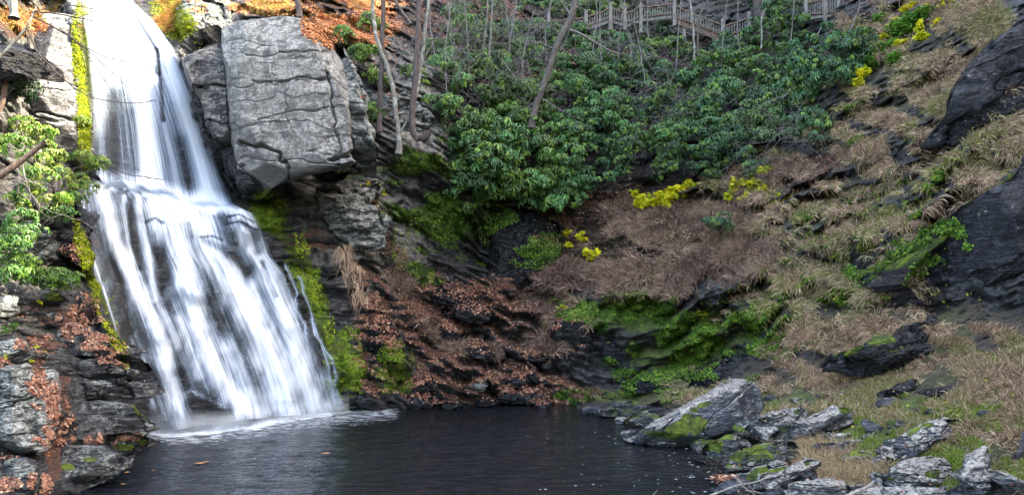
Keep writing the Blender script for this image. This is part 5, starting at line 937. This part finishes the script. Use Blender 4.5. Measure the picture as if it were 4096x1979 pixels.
# driftwood, lower right
dr = thing('driftwood', W(712, 488, 18.4), 'forked grey driftwood branch lying over rocks at the pool edge', 'driftwood')
for pts, w_, nm in [([(706, 496), (722, 490), (738, 484), (755, 482), (764, 478), (771, 476)], 2.6, 'limb'), ([(733, 476), (738, 479), (742, 486), (748, 490), (755, 494)], 1.9, 'limb'), ([(745, 490), (756, 491), (768, 494)], 1.3, 'branch'), ([(748, 484), (752, 488), (756, 493)], 1.1, 'branch')]:
    C_ = curve(pts, 17.7, 18, .05); V, Q = tubes([(C_, np.linspace(w_, w_*.5, 18)*17.7/F/2)], 7); mesh(nm, V, Q, M['wood_drift'], parent=dr)
tree('short pale log lying across the slate at the bottom edge', [(846, 496), (856, 491), (866, 487), (872, 483), (874, 480)], 15.9, 3.6, 3., 'wood_drift', name='log', cat='log', wobble=.04)
tree('thin stick poking up out of the pool near the bottom edge', [(811-160, 496), (655, 492), (658, 489)], 18.0, .8, .5, 'wood_drift', name='stick', cat='stick', wobble=.0)
for lb, cx_, cy_, D, n in [('knot of brown twigs caught at the foot of the big boulder', 668, 440, 26.2, 14), ('tangle of dark twigs on the wet leaves by the pool edge', 718, 466, 20.4, 22)]:
    out = []
    for _ in range(n): branches(W(cx_+rng.normal(0, 4), cy_+rng.normal(0, 1), D), nrm(rng.normal(0, 1, 3)*np.array([1.2, .4, .35])), rng.uniform(.3, .7), .012, 1, out, .5, 0)
    r_ = thing('twig_heap', W(cx_, cy_+2, D), lb, 'twigs'); V, Q = tubes(out, 4); mesh('twigs', V, Q, M['twig_dark'], parent=r_)
xy = np.stack([rng.normal(724, 5, 260), rng.normal(477.5, 1.2, 260)], -1); n = len(xy); P = W(*xy.T, np.full(n, 19.6)+rng.normal(0, .15, n)); P[:, 2] = np.clip(P[:, 2], .1, .35)
V, Q, C = leaves(P, nrm(rng.normal(size=(n, 3))*[1, 1, .3]), nrm(rng.normal(0, .4, (n, 3))+[0, -.3, 1]), .12, .05, np.array(RED)[rng.integers(0, 6, n)]*1.3, .2, .3, 'quad')
tag(mesh('wet_leaves', V, Q, M['litter'], col=C), 'clump of wet copper leaves stranded at the pool edge', 'fallen leaves', kind='stuff')
# floating leaves and foam flecks on the pool
for x, y, L_, lb in [(321, 454, .30, 'largest orange leaf floating mid pool before the falls'), (194, 464, .30, 'long tan leaf floating left of mid pool'), (202, 462.5, .2, 'tan leaf touching the long floating one'), (124, 473, .16, 'orange leaf floating near the rounded boulder'), (151, 471, .12, 'small leaf floating between the near boulder and the long tan leaf'), (253, 459, .1, 'tiny orange leaf floating behind the long tan one'), (292, 462, .1, 'speck of a leaf floating left of the largest one'), (120, 485, .13, 'orange leaf floating closest to the camera')]:
    D = CZ*F/(y-HY); P = np.array([[D*(x-512)/F, D, .045]]); V, Q, C = leaves(P, np.array([[.9, .3, 0]]), np.array([[0, 0, 1.]]), L_, L_*.35, np.array([[.5, .25, .1]]), .02, .0, 'lance')
    tag(mesh('floating_leaf', V, Q, M['litter'], base=P[0], col=C), lb, 'leaf', 'leaves afloat on the pool')
n = 130; a = rng.random(n); x = np.where(a < .6, rng.normal(705, 26, n), rng.uniform(520, 720, n)); y = np.where(a < .6, rng.normal(462, 18, n), rng.uniform(425, 494, n)); k = (y > 432) & (x < 735); x, y = x[k], y[k]; n = len(x)
D = CZ*F/(y-HY); P = np.stack([D*(x-512)/F, D, np.full(n, .03)], -1); r_ = rng.uniform(.008, .024, (n, 1, 1)); th = np.linspace(0, 6.28, 7)[:-1]
V = P[:, None]+r_*np.stack([np.cos(th)*rng.uniform(.8, 2.4), np.sin(th), 0*th+.2], -1)[None]; s = NT('foam_bubbles'); s.set(Base_Color=(.7, .74, .8, 1), Roughness=.5)
Qf = (np.array([[0, 1, 2, 3], [0, 3, 4, 5]])[None]+np.arange(n)[:, None, None]*6).reshape(-1, 4)
tag(mesh('foam_flecks', V, Qf, s.m), 'white foam flecks drifting on the dark water by the right bank', 'foam', kind='stuff')

# ------------------------------------------------------------------ wooden walkway on the upper slope
def boxm(a, b, wx, wy):
    """squared timber from a to b"""
    a, b = np.asarray(a, float), np.asarray(b, float); t = nrm(b-a); up = np.array([0, 0, 1.]) if abs(t[2]) < .8 else np.array([1., 0, 0])
    s_ = nrm(np.cross(t, up)); u_ = np.cross(s_, t); V = [p+s_*i*wx/2+u_*j*wy/2 for p in (a, b) for i, j in ((-1, -1), (1, -1), (1, 1), (-1, 1))]
    return np.array(V), np.array([[0, 1, 2, 3], [7, 6, 5, 4], [0, 4, 5, 1], [1, 5, 6, 2], [2, 6, 7, 3], [3, 7, 4, 0]])
def walkway(label, spans, posts, D, supports=()):
    root = thing('wooden_walkway', W(spans[0][0][0], spans[0][0][2]+6, D), label, 'walkway')
    for sp in spans:
        (x0, t0, b0), (x1, t1, b1) = sp[0], sp[1]; kind = sp[2] if len(sp) > 2 else 'rail'
        rail = [(np.linspace(0, 1, 10)[:, None]*(W(x1, t1, D)-W(x0, t0, D))+W(x0, t0, D)+rng.normal(0, .025, (10, 3)), np.full(10, .065))]; V, Q = tubes(rail, 7); mesh('handrail', V, Q, M['wood_brown'], parent=root, smooth=True)
        rail = [(np.linspace(0, 1, 10)[:, None]*(W(x1, b1, D)-W(x0, b0, D))+W(x0, b0, D)+rng.normal(0, .02, (10, 3)), np.full(10, .055))]; V, Q = tubes(rail, 7); mesh('bottom_rail', V, Q, M['wood_brown'], parent=root)
        bh = .55 if kind == 'stair' else .26; dd = (.9 if kind == 'stair' else .35)
        V, Q = boxm(W(x0, b0+3.0, D+.12), W(x1, b1+3.0, D+.12), .10, bh); mesh('side_beam', V, Q, M['wood_brown' if kind == 'stair' else 'wood'], parent=root, smooth=False)
        V, Q = boxm(W(x0, b0+1.5, D+.9), W(x1, b1+1.5, D+.9), 1.3, .06); mesh('deck', V, Q, M['wood'], parent=root, smooth=False)
        n = max(3, int(round(abs(x1-x0)/2.55)))
        for k in range(n):
            t = (k+.5)/n; x = x0+(x1-x0)*t; yt = t0+(t1-t0)*t; yb = b0+(b1-b0)*t
            V, Q = boxm(W(x, yt+1.8, D-.01), W(x+rng.normal(0, .15), yb+.6, D-.01), .10, .04); mesh('baluster', V, Q, M['wood'], parent=root, smooth=False)
    for x, y0, y1 in posts: V, Q = tubes([(np.linspace(0, 1, 6)[:, None]*(W(x, y0, D)-W(x, y1, D))+W(x, y1, D), np.array([.15, .14, .14, .135, .13, .12]))], 8); mesh('post', V, Q, M['wood'], parent=root)
    for x, y0, y1 in supports: V, Q = boxm(W(x, y0, D+.3), W(x, y1, D+.3), .2, .2); mesh('support_post', V, Q, M['wood'], parent=root, smooth=False)
walkway('long grey wooden walkway with picket railing and a stair flight across the upper slope',
        [((488, 14, 21), (508, 17, 24)), ((508, 17, 24), (549, 21, 29)), ((549, 21, 29), (586, 18, 26)), ((586, 18, 26), (610.5, 8, 17.5)), ((610.5, 8, 17.5), (625, 13, 22)), ((625, 14, 23), (641, 7, 17)), ((641, 7, 17), (674, 4, 13)), ((674, 6, 16), (722.5, 25.5, 35), 'stair'), ((722.5, 27, 37.5), (749, 18, 28))],
        [(490, 8, 30), (549, 11, 33), (610.5, 3, 30), (625, 6, 30), (641, 3, 33), (674.5, -2, 26), (722.5, 19, 46), (749, 12, 34), (586, 10, 30)], 57.5, supports=[(684, 25, 38), (563, 28, 36)])
walkway('grey picket railing of the upper path at the top edge', [((806, 4, 15), (838.5, -4, 11)), ((838.5, -4, 11), (877, -12, 2))], [(825, -8, 22), (838.7, -8, 19), (876, -12, 8), (806, -4, 18)], 53.5, supports=[(825, 16, 30)])
# green creeping plants and mossy patches broken over the right hillside
patch = [(830, 110, 40, 14, .9, -35), (850, 150, 30, 8, .8, -30), (800, 215, 40, 8, .8, -30), (870, 235, 50, 8, .9, -30), (905, 215, 30, 7, .9, -35), (930, 180, 40, 6, 1, -45), (905, 150, 8, 20, .6, 35), (780, 258, 50, 8, .8, -20), (830, 285, 40, 12, .9, -25), (760, 315, 60, 16, .9, -20), (720, 345, 40, 12, .8, -25), (790, 345, 30, 12, .7, -25), (960, 245, 10, 5, .6), (850, 300, 30, 10, .7), (700, 245, 20, 8, .5), (580, 300, 16, 12, .7), (610, 270, 20, 10, .4)]
litter('creeping_greenery', 'scattered patches of fresh green creepers over the steep right hillside', pick(26000, patch, thr=.15), .12, [(.06, .14, .02), (.12, .22, .02), (.20, .30, .03), (.04, .09, .02)], cat='ground cover', lift=.06)
grassobj('draped_grass', 'fringe of tan grass draped over the upper edges of the black rock faces', 'grass', np.concatenate([np.stack([np.interp(t_, np.linspace(0, 1, len(q)), [p[0] for p in q]), np.interp(t_, np.linspace(0, 1, len(q)), [p[1] for p in q])], -1)+rng.normal(0, 2.2, (len(t_), 2)) for q in ([(902, 270), (930, 247), (960, 220), (985, 190), (1024, 160), (1060, 144)], [(940, 132), (955, 90), (980, 55), (1010, 28)], [(842, 358), (862, 346), (890, 336), (925, 324)], [(846, 362), (870, 350), (900, 344), (940, 332)]) for t_ in [rng.random(3500)]]), .5, .012, TAN, hang=1.2, lift=.1)

stn = [(742, 488), (757, 470), (775, 462), (790, 455), (770, 482), (783, 474), (800, 478), (815, 490), (830, 484), (842, 478), (868, 476), (858, 486), (880, 488), (748, 456), (735, 448), (760, 448), (872, 468), (895, 452), (908, 448), (780, 446), (818, 448), (930, 478), (945, 488), (958, 476), (975, 470), (985, 484), (890, 400), (868, 402), (795, 400), (770, 398), (745, 402), (820, 395), (905, 392), (960, 402), (985, 412), (610, 412), (622, 420), (640, 407), (655, 410)]
for x, y in stn:
    s_ = rng.uniform(5, 11); q = ' '.join('%.1f,%.1f' % (x+s_*math.cos(a)*rng.uniform(.6, 1.1), y+s_*.42*math.sin(a)*rng.uniform(.6, 1.1)) for a in np.arange(0, 6.2, .8))
    rock('low slab of broken slate bedded among the larger rocks of the right bank', ZP, q, M[['slate', 'slate_pale', 'slate_crust', 'slate_moss'][rng.integers(0, 4)]], T=.22, tilt=.9, res=60, name='slate_piece', cat='stone', group='small slate slabs of the right bank', cuts=5)

litter('slope_leaves', 'thin sprinkle of brown leaves over the brown brush below the maple sprigs', pick(9000, [(640, 215, 90, 30), (600, 270, 50, 24), (700, 220, 70, 30), (790, 180, 50, 20), (720, 270, 60, 20, .6)], thr=.2, even=.6, bare=True), .11, RED, lift=.12)
litter('yellow_green_weeds', 'flecks of yellow green weeds dotted about the right hillside', pick(1500, [(760, 250, 140, 60), (900, 200, 90, 90), (640, 250, 80, 40, .6), (900, 400, 120, 40, .7), (430, 260, 30, 60, .6)], thr=.1, even=.4, bare=True), .11, [(.28, .36, .04), (.16, .26, .03), (.42, .42, .05)], cat='weeds', lift=.1)
